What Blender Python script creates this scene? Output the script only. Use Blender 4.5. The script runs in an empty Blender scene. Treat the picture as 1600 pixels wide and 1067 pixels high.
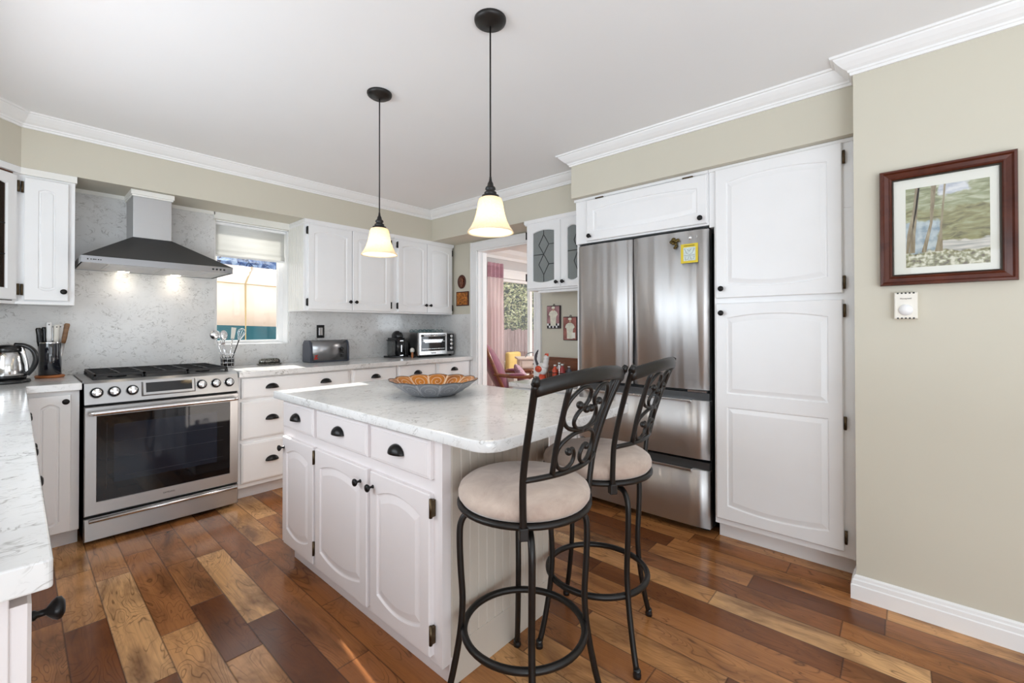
import bpy, math, random
from math import pi, sin, cos, radians as R
from mathutils import Vector, Matrix
random.seed(7)
scene = bpy.context.scene
COL = scene.collection

# ------------------------------------------------------------------ camera
cam_d = bpy.data.cameras.new('camera')
cam = bpy.data.objects.new('camera', cam_d)
COL.objects.link(cam)
F_PX, CX, CY = 686.89, 797.62, 506.52
YAW, PITCH, ROLL = 0.8432759, 0.0074105, -0.0013652
cam_d.sensor_fit = 'HORIZONTAL'
cam_d.sensor_width = 36.0
cam_d.lens = F_PX / 1600 * 36.0
cam_d.shift_x = (800 - CX) / 1600
cam_d.shift_y = -(533.5 - CY) / 1600
cam_d.clip_start = 0.02
fwd = Vector((sin(YAW) * cos(PITCH), cos(YAW) * cos(PITCH), sin(PITCH)))
rgt = Vector((cos(YAW), -sin(YAW), 0))
up = rgt.cross(fwd)
r2 = cos(ROLL) * rgt + sin(ROLL) * up
u2 = cos(ROLL) * up - sin(ROLL) * rgt
mat = Matrix((r2, u2, -fwd)).transposed().to_4x4()
mat.translation = Vector((0, 0, 1.22))
cam.matrix_world = mat
scene.camera = cam

# ------------------------------------------------------------------ world, sun, exposure
world = bpy.data.worlds.new('world')
scene.world = world
world.use_nodes = True
wn = world.node_tree
bg = wn.nodes['Background']
bg.inputs[0].default_value = (0.92, 0.96, 1.0, 1)
bg.inputs[1].default_value = 1.6
scene.view_settings.view_transform = 'Standard'
scene.view_settings.look = 'None'
scene.view_settings.gamma = 1
scene.view_settings.exposure = 0.22
scene.cycles.use_denoising = True
scene.cycles.max_bounces = 10
scene.cycles.diffuse_bounces = 6
scene.cycles.glossy_bounces = 5
scene.cycles.transmission_bounces = 8
scene.cycles.transparent_max_bounces = 12
scene.cycles.sample_clamp_indirect = 8
scene.cycles.caustics_reflective = False
scene.cycles.caustics_refractive = False


def light(name, kind, loc, energy, color=(1, 1, 1), direction=None, **kw):
    d = bpy.data.lights.new(name, kind)
    d.energy = energy
    d.color = color
    for k, v in kw.items():
        setattr(d, k, v)
    o = bpy.data.objects.new(name, d)
    COL.objects.link(o)
    o.location = loc
    if direction:
        o.rotation_euler = Vector(direction).to_track_quat('-Z', 'Y').to_euler()
    return o


light('sun', 'SUN', (2, 9, 5), 16.0, (1, .95, .88), (-0.095, -1, -0.515), angle=R(0.6))
# daylight at the sink window; the other area lamps here are added fill
DAY = (.785, .90, 1)
light('rear_fill', 'AREA', (1.45, -3.1, 1.45), 8, DAY, (0, 1, 0.1), shape='RECTANGLE', size=1.5, size_y=1.3)  # unseen fill lamp added behind the camera
light('daylight_sink_window', 'AREA', (-.80, 2.05, 1.56), 29, DAY, (1, 0.0, 0.15), shape='RECTANGLE', size=1.7, size_y=.96)
light('dining_fill', 'AREA', (4.5, .5, 1.5), 30, DAY, (.1, 1, 0.1), shape='RECTANGLE', size=1.6, size_y=1.5)  # added fill against the closed dining wall, out of view
light('dining_fill_overhead', 'AREA', (5.3, 2.6, 2.40), 60, (1, .97, .92), (0, 0, -1), shape='DISK', size=.7)  # added overhead fill to brighten the dining room, no fixture modelled
light('uplight_fill', 'AREA', (.3, -1.2, .9), 25, DAY, (0, .1, 1), shape='RECTANGLE', size=2.4, size_y=1.4)  # unseen uplight added to brighten the ceiling
light('uplight_fill_rear', 'AREA', (-.6, -2.4, .3), 36, DAY, (.4, .8, 1), shape='RECTANGLE', size=3.0, size_y=1.2)  # second added uplight, low behind the camera
light('uplight_fill_side', 'AREA', (-2.4, -2.4, .3), 45, DAY, (.6, .8, 1), shape='RECTANGLE', size=1.6, size_y=1.2)  # third added uplight, farther to the side


# ------------------------------------------------------------------ material helpers
class NT:
    def __init__(self, name):
        self.m = bpy.data.materials.new(name)
        self.m.use_nodes = True
        self.t = self.m.node_tree
        self.b = self.t.nodes['Principled BSDF']
        self.out = self.t.nodes['Material Output']

    def n(self, typ, **kw):
        x = self.t.nodes.new(typ)
        for k, v in kw.items():
            setattr(x, k, v)
        return x

    def put(self, sock, v):
        if hasattr(v, 'is_linked') or isinstance(v, bpy.types.NodeSocket):
            self.t.links.new(v, sock)
        else:
            sock.default_value = v

    def math(self, op, a, b=0.0, c=None):
        x = self.n('ShaderNodeMath', operation=op)
        self.put(x.inputs[0], a)
        self.put(x.inputs[1], b)
        if c is not None:
            self.put(x.inputs[2], c)
        return x.outputs[0]

    def coord(self, kind='Object'):
        return self.n('ShaderNodeTexCoord').outputs[kind]

    def mapping(self, vec, scale=(1, 1, 1), rot=(0, 0, 0), loc=(0, 0, 0)):
        x = self.n('ShaderNodeMapping')
        self.put(x.inputs['Vector'], vec)
        x.inputs['Scale'].default_value = scale
        x.inputs['Rotation'].default_value = rot
        x.inputs['Location'].default_value = loc
        return x.outputs[0]

    def noise(self, vec, scale=5, detail=3, rough=.5, dist=0.0, color=False):
        x = self.n('ShaderNodeTexNoise')
        if vec is not None:
            self.put(x.inputs['Vector'], vec)
        x.inputs['Scale'].default_value = scale
        x.inputs['Detail'].default_value = detail
        x.inputs['Roughness'].default_value = rough
        x.inputs['Distortion'].default_value = dist
        return x.outputs['Color' if color else 'Fac']

    def ramp(self, fac, stops, interp='LINEAR'):
        x = self.n('ShaderNodeValToRGB')
        self.put(x.inputs[0], fac)
        cr = x.color_ramp
        cr.interpolation = interp
        while len(cr.elements) < len(stops):
            cr.elements.new(0.5)
        for e, (p, c) in zip(cr.elements, stops):
            e.position = p
            e.color = (c, c, c, 1) if isinstance(c, (int, float)) else (*c, 1)
        return x.outputs[0]

    def mix(self, fac, a, b, blend='MIX'):
        x = self.n('ShaderNodeMix', data_type='RGBA', blend_type=blend)
        self.put(x.inputs[0], fac)
        for s, v in ((x.inputs[6], a), (x.inputs[7], b)):
            self.put(s, (*v, 1) if isinstance(v, tuple) and len(v) == 3 else v)
        return x.outputs[2]

    def bump(self, h, strength=.2, dist=.002):
        x = self.n('ShaderNodeBump')
        x.inputs['Strength'].default_value = strength
        x.inputs['Distance'].default_value = dist
        self.put(x.inputs['Height'], h)
        self.t.links.new(x.outputs[0], self.b.inputs['Normal'])

    def set(self, **kw):
        names = dict(color='Base Color', rough='Roughness', metal='Metallic', spec='Specular IOR Level', coat='Coat Weight',
                     coat_rough='Coat Roughness', trans='Transmission Weight', ior='IOR', emit='Emission Color',
                     emit_s='Emission Strength', sheen='Sheen Weight', aniso='Anisotropic', alpha='Alpha', sss='Subsurface Weight')
        for k, v in kw.items():
            if isinstance(v, tuple) and len(v) == 3:
                v = (*v, 1)
            self.put(self.b.inputs[names[k]], v)
        return self


def plain(name, color, rough=.5, metal=0.0, var=.04, scale=6, bump=0.0, **kw):
    """one tone with a faint procedural mottling"""
    t = NT(name)
    f = t.noise(t.coord(), scale, 3)
    lo = tuple(c * (1 - var) for c in color)
    hi = tuple(min(1, c * (1 + var)) for c in color)
    t.set(color=t.ramp(f, [(.3, lo), (.7, hi)]), rough=rough, metal=metal, **kw)
    if bump:
        t.bump(t.noise(t.coord(), 180, 2), bump, .001)
    return t.m


def srgb(r, g, b):
    f = lambda c: (c / 255 / 12.92) if c <= 10 else ((c / 255 + .055) / 1.055) ** 2.4
    return (f(r), f(g), f(b))


M = {}
M['white'] = plain('white_cabinet_paint', (.86, .86, .865), .32, var=.012)
M['cream'] = plain('cream_trim_paint', (.84, .83, .79), .4, var=.015)
M['trim'] = plain('white_trim_paint', (.87, .87, .87), .35, var=.01)
M['ceiling'] = plain('ceiling_paint', (.865, .87, .875), .9, var=.012, scale=1.5)
M['wall'] = plain('beige_wall_paint', srgb(204, 199, 184), .75, var=.018, scale=1.2)
M['grey_wall'] = plain('dining_wall_paint', (.62, .61, .61), .8, var=.02)
M['greige'] = plain('greige_island_paint', srgb(228, 222, 222), .36, var=.012)
M['taupe'] = plain('taupe_beadboard', srgb(196, 187, 176), .4, var=.015)  # darker tone for the island's end panel and base trim
M['black'] = plain('black_hardware', (.012, .011, .011), .32, .6)
M['bronze'] = plain('oil_rubbed_bronze', (.009, .007, .006), .40, .2, var=.25, scale=30)
M['brass'] = plain('aged_brass_hinge', (.10, .07, .04), .4, .9, var=.3, scale=60)
M['dark'] = plain('dark_gap', (.01, .01, .01), .6)
M['iron'] = plain('cast_iron', (.012, .012, .013), .5, .2, bump=.2)
M['chrome'] = plain('chrome', (.82, .82, .84), .08, 1)
M['blackplastic'] = plain('black_plastic', (.01, .01, .011), .22, 0)
M['blackglass'] = plain('black_glass', (.004, .004, .005), .04, 0)
M['beigeplastic'] = plain('ivory_plastic', srgb(236, 232, 222), .4)
M['brownwood'] = None


def brushed(name, col, rough, axis, var=.006, metal=1.0, aniso=0.0, wavy=0.0):
    """brushed metal; grain runs along the given axis, so reflections smear across it"""
    t = NT(name)
    sc = [3, 3, 3]
    for i in range(3):
        if i != axis:
            sc[i] = 160
    c = t.coord()
    f = t.noise(t.mapping(c, tuple(sc)), 1, 3, .6)
    t.set(color=t.ramp(f, [(.3, tuple(c_ * (1 - var) for c_ in col)), (.7, tuple(c_ * (1 + var) for c_ in col))]),
          rough=t.ramp(f, [(.2, rough - .006), (.8, rough + .008)]), metal=metal)
    if aniso:
        t.set(aniso=aniso)
        tv = t.n('ShaderNodeCombineXYZ')
        tv.inputs[0].default_value = .12
        tv.inputs[1].default_value = .08
        tv.inputs[2].default_value = 1
        t.t.links.new(tv.outputs[0], t.b.inputs['Tangent'])
    if wavy:
        w = t.noise(t.mapping(c, (5.5, .01, .3)), 1, 2, .5)
        t.bump(w, 1.0, wavy)
    return t.m


M['steel'] = brushed('brushed_steel', (.47, .465, .465), .34, 0, aniso=.8)
M['fridge_steel'] = brushed('brushed_fridge_steel', (.70, .69, .685), .40, 0, aniso=.96, wavy=.02)
M['dark_steel'] = brushed('dark_steel', (.085, .085, .087), .42, 0, metal=.7)
M['light_steel'] = brushed('satin_steel', (.74, .74, .74), .25, 0)
M['satin_alu'] = plain('satin_aluminium', (.62, .61, .60), .4, .25)


def quartz():
    t = NT('veined_quartz')
    c = t.coord()
    w = t.noise(c, 5, 3, .55, 0, True)
    mx = t.n('ShaderNodeVectorMath', operation='MULTIPLY_ADD')
    t.put(mx.inputs[0], w)
    mx.inputs[1].default_value = (.20, .12, .20)
    t.put(mx.inputs[2], c)
    v = t.mapping(mx.outputs[0], (1, 1.6, 1.9), (0, .35, .5))
    a = t.noise(v, 15, 3, .5, .9)
    b = t.noise(v, 27, 3, .5, 1.0)
    l1 = t.ramp(t.math('ABSOLUTE', t.math('SUBTRACT', a, .5)), [(0, 1.0), (.014, .5), (.036, 0)])
    l2 = t.ramp(t.math('ABSOLUTE', t.math('SUBTRACT', b, .48)), [(0, 1.0), (.014, .4), (.04, 0)])
    mask = t.math('MULTIPLY', t.ramp(t.noise(c, 5, 2), [(.38, .15), (.6, 1)]), t.ramp(t.noise(c, 26, 2, .5, .4), [(.47, 0), (.6, 1)]))
    mask2 = t.math('MULTIPLY', t.ramp(t.noise(c, 7, 2, .5, .5), [(.42, .1), (.62, 1)]), t.ramp(t.noise(t.mapping(c, (1, 1, 1), (0, 0, 0), (3, 5, 1)), 34, 2, .5, .4), [(.46, 0), (.58, 1)]))
    l1m = t.math('MULTIPLY', l1, mask)
    l2m = t.math('MULTIPLY', l2, mask2)
    tot = t.math('MINIMUM', t.math('ADD', t.math('MULTIPLY', l1m, .8), t.math('MULTIPLY', l2m, .8)), 1)
    cloud = t.ramp(t.noise(c, 4, 4), [(.3, (.70, .695, .69)), (.7, (.79, .79, .785))])
    t.set(color=t.mix(tot, cloud, (.27, .255, .235)), rough=.13, spec=.5)
    return t.m


M['quartz'] = quartz()


def floor_mat():
    t = NT('walnut_plank_floor')
    c = t.coord()
    s = t.n('ShaderNodeSeparateXYZ')
    t.put(s.inputs[0], c)
    x, y = s.outputs[0], s.outputs[1]
    px = t.math('DIVIDE', t.math('SUBTRACT', x, .003), .127)
    row = t.math('FLOOR', px)
    fx = t.math('FRACT', px)
    wr = t.n('ShaderNodeTexWhiteNoise', noise_dimensions='1D')
    t.put(wr.inputs['W'], row)
    rr = wr.outputs['Value']
    L = t.math('MULTIPLY_ADD', rr, .55, .48)
    py = t.math('ADD', t.math('DIVIDE', y, L), t.math('MULTIPLY', rr, 37.3))
    colm = t.math('FLOOR', py)
    fy = t.math('FRACT', py)
    cb = t.n('ShaderNodeCombineXYZ')
    t.put(cb.inputs[0], row)
    t.put(cb.inputs[1], colm)
    wi = t.n('ShaderNodeTexWhiteNoise', noise_dimensions='2D')
    t.put(wi.inputs['Vector'], cb.outputs[0])
    pid = wi.outputs['Value']
    base = t.ramp(pid, [(0, (.17, .056, .019)), (.16, (.28, .100, .032)), (.38, (.40, .158, .052)), (.62, (.50, .218, .075)), (.83, (.66, .34, .135)), (1, (.80, .47, .22))])
    # grain coordinates shift from plank to plank
    off = t.n('ShaderNodeVectorMath', operation='MULTIPLY_ADD')
    t.put(off.inputs[0], wi.outputs['Color'])
    off.inputs[1].default_value = (30, 30, 30)
    t.put(off.inputs[2], c)
    v1 = t.mapping(off.outputs[0], (6.0, 1.6, 1))
    f1 = t.noise(v1, 1.3, 2, .45, .9)
    rings = t.math('ABSOLUTE', t.math('SINE', t.math('MULTIPLY', f1, 58)))
    rl = t.ramp(rings, [(0, 1), (.16, .45), (.45, 0)])
    rl = t.math('MULTIPLY', rl, t.ramp(t.noise(off.outputs[0], 5, 2), [(.4, .1), (.62, 1)]))
    v2 = t.mapping(off.outputs[0], (140, 3, 1))
    fine = t.noise(v2, 1, 3, .6)
    smoky = t.noise(t.mapping(off.outputs[0], (7, 2.2, 1)), 1, 4, .6, .6)
    col = t.mix(t.ramp(smoky, [(.44, 0), (.70, .8)]), base, (.10, .034, .012))
    col = t.mix(t.math('MULTIPLY', rl, .72), col, (.05, .016, .006))
    col = t.mix(t.ramp(fine, [(.45, 0), (.8, .3)]), col, (.07, .03, .015))
    ex = t.math('MULTIPLY', t.math('MINIMUM', fx, t.math('SUBTRACT', 1, fx)), .127)
    ey = t.math('MULTIPLY', t.math('MINIMUM', fy, t.math('SUBTRACT', 1, fy)), L)
    e = t.math('MINIMUM', ex, ey)
    seam = t.ramp(e, [(0, 1), (.0011, .7), (.0022, 0)])
    col = t.mix(t.math('MULTIPLY', seam, .75), col, (.03, .013, .007))
    t.set(color=col, rough=t.ramp(fine, [(.2, .15), (.9, .24)]), spec=.32)
    t.bump(t.math('SUBTRACT', 1, seam), .35, .001)
    return t.m


M['floor'] = floor_mat()


def wood(name, c1, c2, rough=.35, scale=(3, 40, 40)):
    t = NT(name)
    f = t.noise(t.mapping(t.coord(), scale), 1, 4, .6, .7)
    t.set(color=t.ramp(f, [(.3, c1), (.7, c2)]), rough=rough)
    return t.m


M['brownwood'] = wood('red_brown_wood', (.13, .04, .018), (.24, .085, .04), .28)
M['mahogany'] = wood('mahogany_frame', (.05, .010, .005), (.10, .022, .010), .22, (8, 8, 8))
M['oldwood'] = wood('worn_wood', (.16, .08, .035), (.32, .17, .08), .5)
M['orangewood'] = wood('orange_wood', (.42, .13, .035), (.52, .18, .05), .4, (10, 30, 10))


def suede():
    t = NT('beige_suede')
    c = t.coord()
    a = t.noise(c, 9, 4, .6, .6)
    b = t.noise(c, 420, 2)
    col = t.ramp(a, [(.35, srgb(176, 154, 142)), (.65, srgb(206, 188, 174))])
    col = t.mix(t.math('MULTIPLY', b, .25), col, srgb(150, 128, 116))
    t.set(color=col, rough=.92, sheen=.45)
    t.bump(b, .25, .001)
    return t.m


M['suede'] = suede()


def shade():
    t = NT('alabaster_glass')
    c = t.coord()
    f = t.noise(c, 16, 4, .6, 1.6)
    col = t.ramp(t.math('ABSOLUTE', t.math('SUBTRACT', f, .5)), [(0, (.93, .86, .74)), (.06, (.9, .80, .64)), (.2, (.95, .9, .8))])
    tr = t.n('ShaderNodeBsdfTranslucent')
    t.put(tr.inputs[0], col)
    t.set(color=col, rough=.25)
    mx = t.n('ShaderNodeMixShader')
    mx.inputs[0].default_value = .55
    t.t.links.new(t.b.outputs[0], mx.inputs[1])
    t.t.links.new(tr.outputs[0], mx.inputs[2])
    t.t.links.new(mx.outputs[0], t.out.inputs[0])
    return t.m


M['shade'] = shade()


def emis(name, col, s):
    t = NT(name)
    t.set(color=col, emit=col, emit_s=s, rough=.5)
    return t.m


M['bulb'] = emis('lit_bulb', (1, .84, .58), 9.0)
M['hood_bulb'] = emis('lit_hood_lens', (1, .9, .72), 16.0)


def pane(name, tint, rough, opac, bump=0.0):
    """window or cabinet glass: see-through mixed with gloss"""
    t = NT(name)
    tr = t.n('ShaderNodeBsdfTransparent')
    tr.inputs[0].default_value = (*tint, 1)
    t.set(color=tuple(c * .6 for c in tint) if opac else (.9, .9, .9), rough=rough, spec=.6, metal=0.0 if opac else 1.0)
    lw = t.n('ShaderNodeLayerWeight')
    lw.inputs['Blend'].default_value = .5
    fr = t.math('MULTIPLY_ADD', t.math('POWER', lw.outputs['Facing'], 5.0), .95, .04)
    mx = t.n('ShaderNodeMixShader')
    t.put(mx.inputs[0], t.math('MINIMUM', t.math('ADD', fr, opac), 1))
    t.t.links.new(tr.outputs[0], mx.inputs[1])
    t.t.links.new(t.b.outputs[0], mx.inputs[2])
    t.t.links.new(mx.outputs[0], t.out.inputs[0])
    if bump:
        t.bump(t.noise(t.coord(), 90, 2), bump, .004)
    return t.m


M['glass'] = pane('clear_window_glass', (.97, .98, .98), .02, .0)
M['cab_glass'] = pane('textured_grey_glass', (.66, .70, .69), .25, .45, .6)
M['brown_glass'] = pane('dim_brown_glass', (.30, .22, .17), .1, .1, .2)
M['kettle_glass'] = pane('kettle_glass', (.75, .76, .76), .03, .12)
M['picture_glass'] = pane('picture_glass', (.98, .98, .98), .03, .0)
M['leadcame'] = plain('lead_came', (.03, .03, .03), .4, .6)


# ------------------------------------------------------------------ mesh helpers
class MB:
    def __init__(self):
        self.v, self.f, self.s = [], [], []

    def add(self, vs, fs, smooth=False):
        o = len(self.v)
        self.v += [tuple(p) for p in vs]
        for f in fs:
            self.f.append(tuple(i + o for i in f))
            self.s.append(smooth)
        return self

    def box(self, x0, y0, z0, x1, y1, z1):
        v = [(x0, y0, z0), (x1, y0, z0), (x1, y1, z0), (x0, y1, z0), (x0, y0, z1), (x1, y0, z1), (x1, y1, z1), (x0, y1, z1)]
        return self.add(v, [(0, 3, 2, 1), (4, 5, 6, 7), (0, 1, 5, 4), (1, 2, 6, 5), (2, 3, 7, 6), (3, 0, 4, 7)])

    def prism(self, poly, z0, z1, axis='z', smooth=False):
        """poly extruded along an axis; for axis 'y' the poly is (x,z), for 'x' it is (y,z)"""
        n = len(poly)

        def P(p, h):
            return (p[0], p[1], h) if axis == 'z' else ((p[0], h, p[1]) if axis == 'y' else (h, p[0], p[1]))
        v = [P(p, z0) for p in poly] + [P(p, z1) for p in poly]
        o = len(self.v)
        self.add(v, [tuple(range(n - 1, -1, -1)), tuple(range(n, 2 * n))])
        for i in range(n):
            j = (i + 1) % n
            self.f.append((o + i, o + j, o + n + j, o + n + i))
            self.s.append(smooth)
        return self

    def lathe(self, prof, seg=32, c=(0, 0, 0), axis='z', smooth=True, a0=0, a1=2 * pi, sx=1, sy=1):
        full = abs(a1 - a0 - 2 * pi) < 1e-6
        n = seg if full else seg + 1
        vs = []
        for (r, h) in prof:
            for k in range(n):
                a = a0 + (a1 - a0) * k / seg
                p = (r * cos(a) * sx, r * sin(a) * sy, h)
                if axis == 'y':
                    p = (p[0], p[2], p[1])
                elif axis == '-y':
                    p = (p[0], -p[2], p[1])
                elif axis == 'x':
                    p = (p[2], p[0], p[1])
                vs.append((p[0] + c[0], p[1] + c[1], p[2] + c[2]))
        fs = []
        for i in range(len(prof) - 1):
            for k in range(n if full else n - 1):
                k2 = (k + 1) % n
                fs.append((i * n + k, i * n + k2, (i + 1) * n + k2, (i + 1) * n + k))
        if full:
            if prof[0][0] > 1e-5:
                fs.append(tuple(range(n - 1, -1, -1)))
            if prof[-1][0] > 1e-5:
                fs.append(tuple((len(prof) - 1) * n + k for k in range(n)))
        return self.add(vs, fs, smooth)

    def tube(self, pts, r, seg=10, closed=False, smooth=True, flat=1.0, upv=None):
        pts = [Vector(p) for p in pts]
        n = len(pts)
        rr = r if isinstance(r, (list, tuple)) else [r] * n
        vs, fs = [], []
        t0 = (pts[1] - pts[0]).normalized()
        ref = Vector(upv) if upv else (Vector((0, 0, 1)) if abs(t0.z) < .9 else Vector((1, 0, 0)))
        nrm = (ref - t0 * ref.dot(t0)).normalized()
        for i in range(n):
            if closed:
                t = (pts[(i + 1) % n] - pts[i - 1]).normalized()
            else:
                t = (pts[min(i + 1, n - 1)] - pts[max(i - 1, 0)]).normalized()
            nrm = (nrm - t * nrm.dot(t))
            nrm.normalize()
            b = t.cross(nrm)
            for k in range(seg):
                a = 2 * pi * k / seg
                vs.append(pts[i] + nrm * (rr[i] * cos(a)) + b * (rr[i] * sin(a) * flat))
        m = n if closed else n - 1
        for i in range(m):
            j = (i + 1) % n
            for k in range(seg):
                k2 = (k + 1) % seg
                fs.append((i * seg + k, i * seg + k2, j * seg + k2, j * seg + k))
        if not closed:
            fs.append(tuple(range(seg - 1, -1, -1)))
            fs.append(tuple((n - 1) * seg + k for k in range(seg)))
        return self.add(vs, fs, smooth)

    def ball(self, c, r, seg=12, rings=8, sc=(1, 1, 1)):
        prof = [(max(r * sin(pi * i / rings), 1e-6), -r * cos(pi * i / rings)) for i in range(rings + 1)]
        o = len(self.v)
        self.lathe(prof, seg)
        for i in range(o, len(self.v)):
            p = self.v[i]
            self.v[i] = (p[0] * sc[0] + c[0], p[1] * sc[1] + c[1], p[2] * sc[2] + c[2])
        return self

    def loops(self, loops, cap=True, smooth=False):
        n = len(loops[0])
        vs = [p for l in loops for p in l]
        fs = []
        for i in range(len(loops) - 1):
            for k in range(n):
                k2 = (k + 1) % n
                fs.append((i * n + k, i * n + k2, (i + 1) * n + k2, (i + 1) * n + k))
        if cap:
            fs.append(tuple((len(loops) - 1) * n + k for k in range(n)))
        return self.add(vs, fs, smooth)


def smooth_path(pts, sub=6, closed=False):
    P = [Vector(p) for p in pts]
    n = len(P)
    out = []
    rng = range(n) if closed else range(n - 1)
    for i in rng:
        p1, p2 = P[i], P[(i + 1) % n]
        p0 = P[i - 1] if (closed or i > 0) else p1 * 2 - p2
        p3 = P[(i + 2) % n] if (closed or i + 2 < n) else p2 * 2 - p1
        for k in range(sub):
            t = k / sub
            out.append(.5 * ((2 * p1) + (p2 - p0) * t + (2 * p0 - 5 * p1 + 4 * p2 - p3) * t * t + (3 * p1 - p0 - 3 * p2 + p3) * t ** 3))
    if not closed:
        out.append(P[-1])
    return out


def obj(name, mb, m, parent=None, loc=(0, 0, 0), rz=0, bevel=0, solid=0, sub=0, rot=None):
    me = bpy.data.meshes.new(name)
    me.from_pydata(mb.v, [], mb.f)
    me.polygons.foreach_set('use_smooth', mb.s)
    me.materials.append(M[m] if isinstance(m, str) else m)
    me.update()
    o = bpy.data.objects.new(name, me)
    COL.objects.link(o)
    o.location = loc
    o.rotation_euler = rot if rot else (0, 0, rz)
    if parent:
        o.parent = parent
    if solid:
        md = o.modifiers.new('solid', 'SOLIDIFY')
        md.thickness = solid
        md.offset = 0
    if bevel:
        md = o.modifiers.new('bevel', 'BEVEL')
        md.width = bevel
        md.segments = 2
        md.limit_method = 'ANGLE'
        md.angle_limit = R(40)
    if sub:
        md = o.modifiers.new('sub', 'SUBSURF')
        md.levels = md.render_levels = sub
    return o


def tag(o, label, cat, group=None, kind=None):
    o['label'] = label
    o['category'] = cat
    if group:
        o['group'] = group
    if kind:
        o['kind'] = kind
    return o


def thing(name, label, cat, loc=(0, 0, 0), rz=0, group=None):
    o = bpy.data.objects.new(name, None)
    o.empty_display_size = .05
    COL.objects.link(o)
    o.location = loc
    o.rotation_euler = (0, 0, rz)
    return tag(o, label, cat, group)


def struct(name, mb, m, **kw):
    o = obj(name, mb, m, **kw)
    o['kind'] = 'structure'
    return o


def dup(root, loc, rz, label, group=None):
    r = root.copy()
    COL.objects.link(r)
    r.location = loc
    r.rotation_euler = (0, 0, rz)
    r['label'] = label
    if group:
        r['group'] = group
    for ch in list(root.children):
        c = ch.copy()
        COL.objects.link(c)
        c.parent = r
        for g in list(ch.children):
            d = g.copy()
            COL.objects.link(d)
            d.parent = c
    return r


def text_mesh(name, s, size, m, parent, loc, rot, depth=.0004):
    cu = bpy.data.curves.new(name, 'FONT')
    cu.body = s
    cu.size = size
    cu.align_x = 'CENTER'
    cu.align_y = 'CENTER'
    cu.extrude = depth
    tmp = bpy.data.objects.new(name, cu)
    COL.objects.link(tmp)
    dg = bpy.context.evaluated_depsgraph_get()
    me = bpy.data.meshes.new_from_object(tmp.evaluated_get(dg))
    bpy.data.objects.remove(tmp)
    me.materials.clear()
    me.materials.append(M[m] if isinstance(m, str) else m)
    o = bpy.data.objects.new(name, me)
    COL.objects.link(o)
    o.location = loc
    o.rotation_euler = rot
    if parent:
        o.parent = parent
    return o


# ------------------------------------------------------------------ room shell
ZC, ZS = 2.44, 2.137
XW, YB = 3.25, 4.07
XN = 2.525
b = MB()
b.box(-3.6, -3.3, -.06, 7.3, 4.8, 0)
struct('floor', b, 'floor')
b = MB()
b.box(-3.6, -3.3, ZC, 7.3, 4.8, ZC + .12)
struct('ceiling', b, 'ceiling')
# wall with the kitchen window
WX0, WX1, WZ0, WZ1 = 1.04, 1.602, 1.085, 2.08
b = MB()
b.box(-.74, YB, 0, WX0, YB + .17, ZC)
b.box(WX1, YB, 0, XW + .12, YB + .17, ZC)
b.box(WX0, YB, 0, WX1, YB + .17, WZ0)
b.box(WX0, YB, WZ1, WX1, YB + .17, ZC)
struct('wall_back', b, 'wall')
b = MB()
SY0, SY1, SZ0, SZ1 = 1.2, 2.9, 1.08, 2.05
b.box(-.74, .78, 0, -.62, SY0, ZC)
b.box(-.74, SY1, 0, -.62, YB, ZC)
b.box(-.74, SY0, 0, -.62, SY1, SZ0)
b.box(-.74, SY0, SZ1, -.62, SY1, ZC)
struct('wall_left', b, 'wall')
b = MB()
for y in (SY0, (SY0 + SY1) / 2 - .025, SY1 - .05):
    b.box(-.73, y, SZ0, -.68, y + .05, SZ1)
b.box(-.73, SY0, SZ0, -.60, SY1, SZ0 + .03)
b.box(-.73, SY0, SZ1 - .04, -.68, SY1, SZ1)
struct('window_3', b, 'trim')
# far right wall with the doorway
DY0, DY1, DZ = 2.585, 3.36, 2.035
b = MB()
b.box(XW, .16, 0, XW + .12, DY0, ZC)
b.box(XW, DY1, 0, XW + .12, YB, ZC)
b.box(XW, DY0, DZ, XW + .12, DY1, ZC)
b.box(XW, YB + .17, 0, XW + .12, 4.7, ZC)
struct('wall_right', b, 'wall')
b = MB()
b.box(XN, -3.2, 0, XW + .12, .16, ZC)
struct('wall_near', b, 'wall')
# wall and windows behind the camera
b = MB()
b.box(-3.5, -3.3, 0, -2.3, -3.2, ZC)
b.box(.3, -3.3, 0, .7, -3.2, ZC)
b.box(2.2, -3.3, 0, XN, -3.2, ZC)
b.box(-2.3, -3.3, 2.3, .3, -3.2, ZC)
b.box(.7, -3.3, 2.1, 2.2, -3.2, ZC)
b.box(.7, -3.3, 0, 2.2, -3.2, .8)
struct('wall_rear', b, 'wall')
b = MB()
b.box(-3.6, -3.3, 0, -3.5, -2.3, ZC)
b.box(-3.6, -.1, 0, -3.5, .78, ZC)
b.box(-3.6, -2.3, 0, -3.5, -.1, .65)
b.box(-3.6, -2.3, 2.25, -3.5, -.1, ZC)
b.box(-3.6, .78, 0, -.62, .9, ZC)
struct('wall_side', b, 'wall')
# dining room walls
VX0, VX1, VZ0, VZ1 = 4.86, 6.35, .62, 2.0
b = MB()
b.box(XW + .12, 4.7, 0, VX0, 4.82, ZC)
b.box(VX1, 4.7, 0, 7.3, 4.82, ZC)
b.box(VX0, 4.7, 0, VX1, 4.82, VZ0)
b.box(VX0, 4.7, VZ1, VX1, 4.82, ZC)
struct('wall_dining', b, 'grey_wall')
b = MB()
b.box(7.2, .3, 0, 7.3, 1.4, ZC)
b.box(7.2, 3.8, 0, 7.3, 4.7, ZC)
b.box(7.2, 1.4, 0, 7.3, 3.8, .7)
b.box(7.2, 1.4, 2.25, 7.3, 3.8, ZC)
b.box(XW + .12, .3, 0, 7.2, .42, ZC)
struct('wall_dining_side', b, 'grey_wall')
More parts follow.
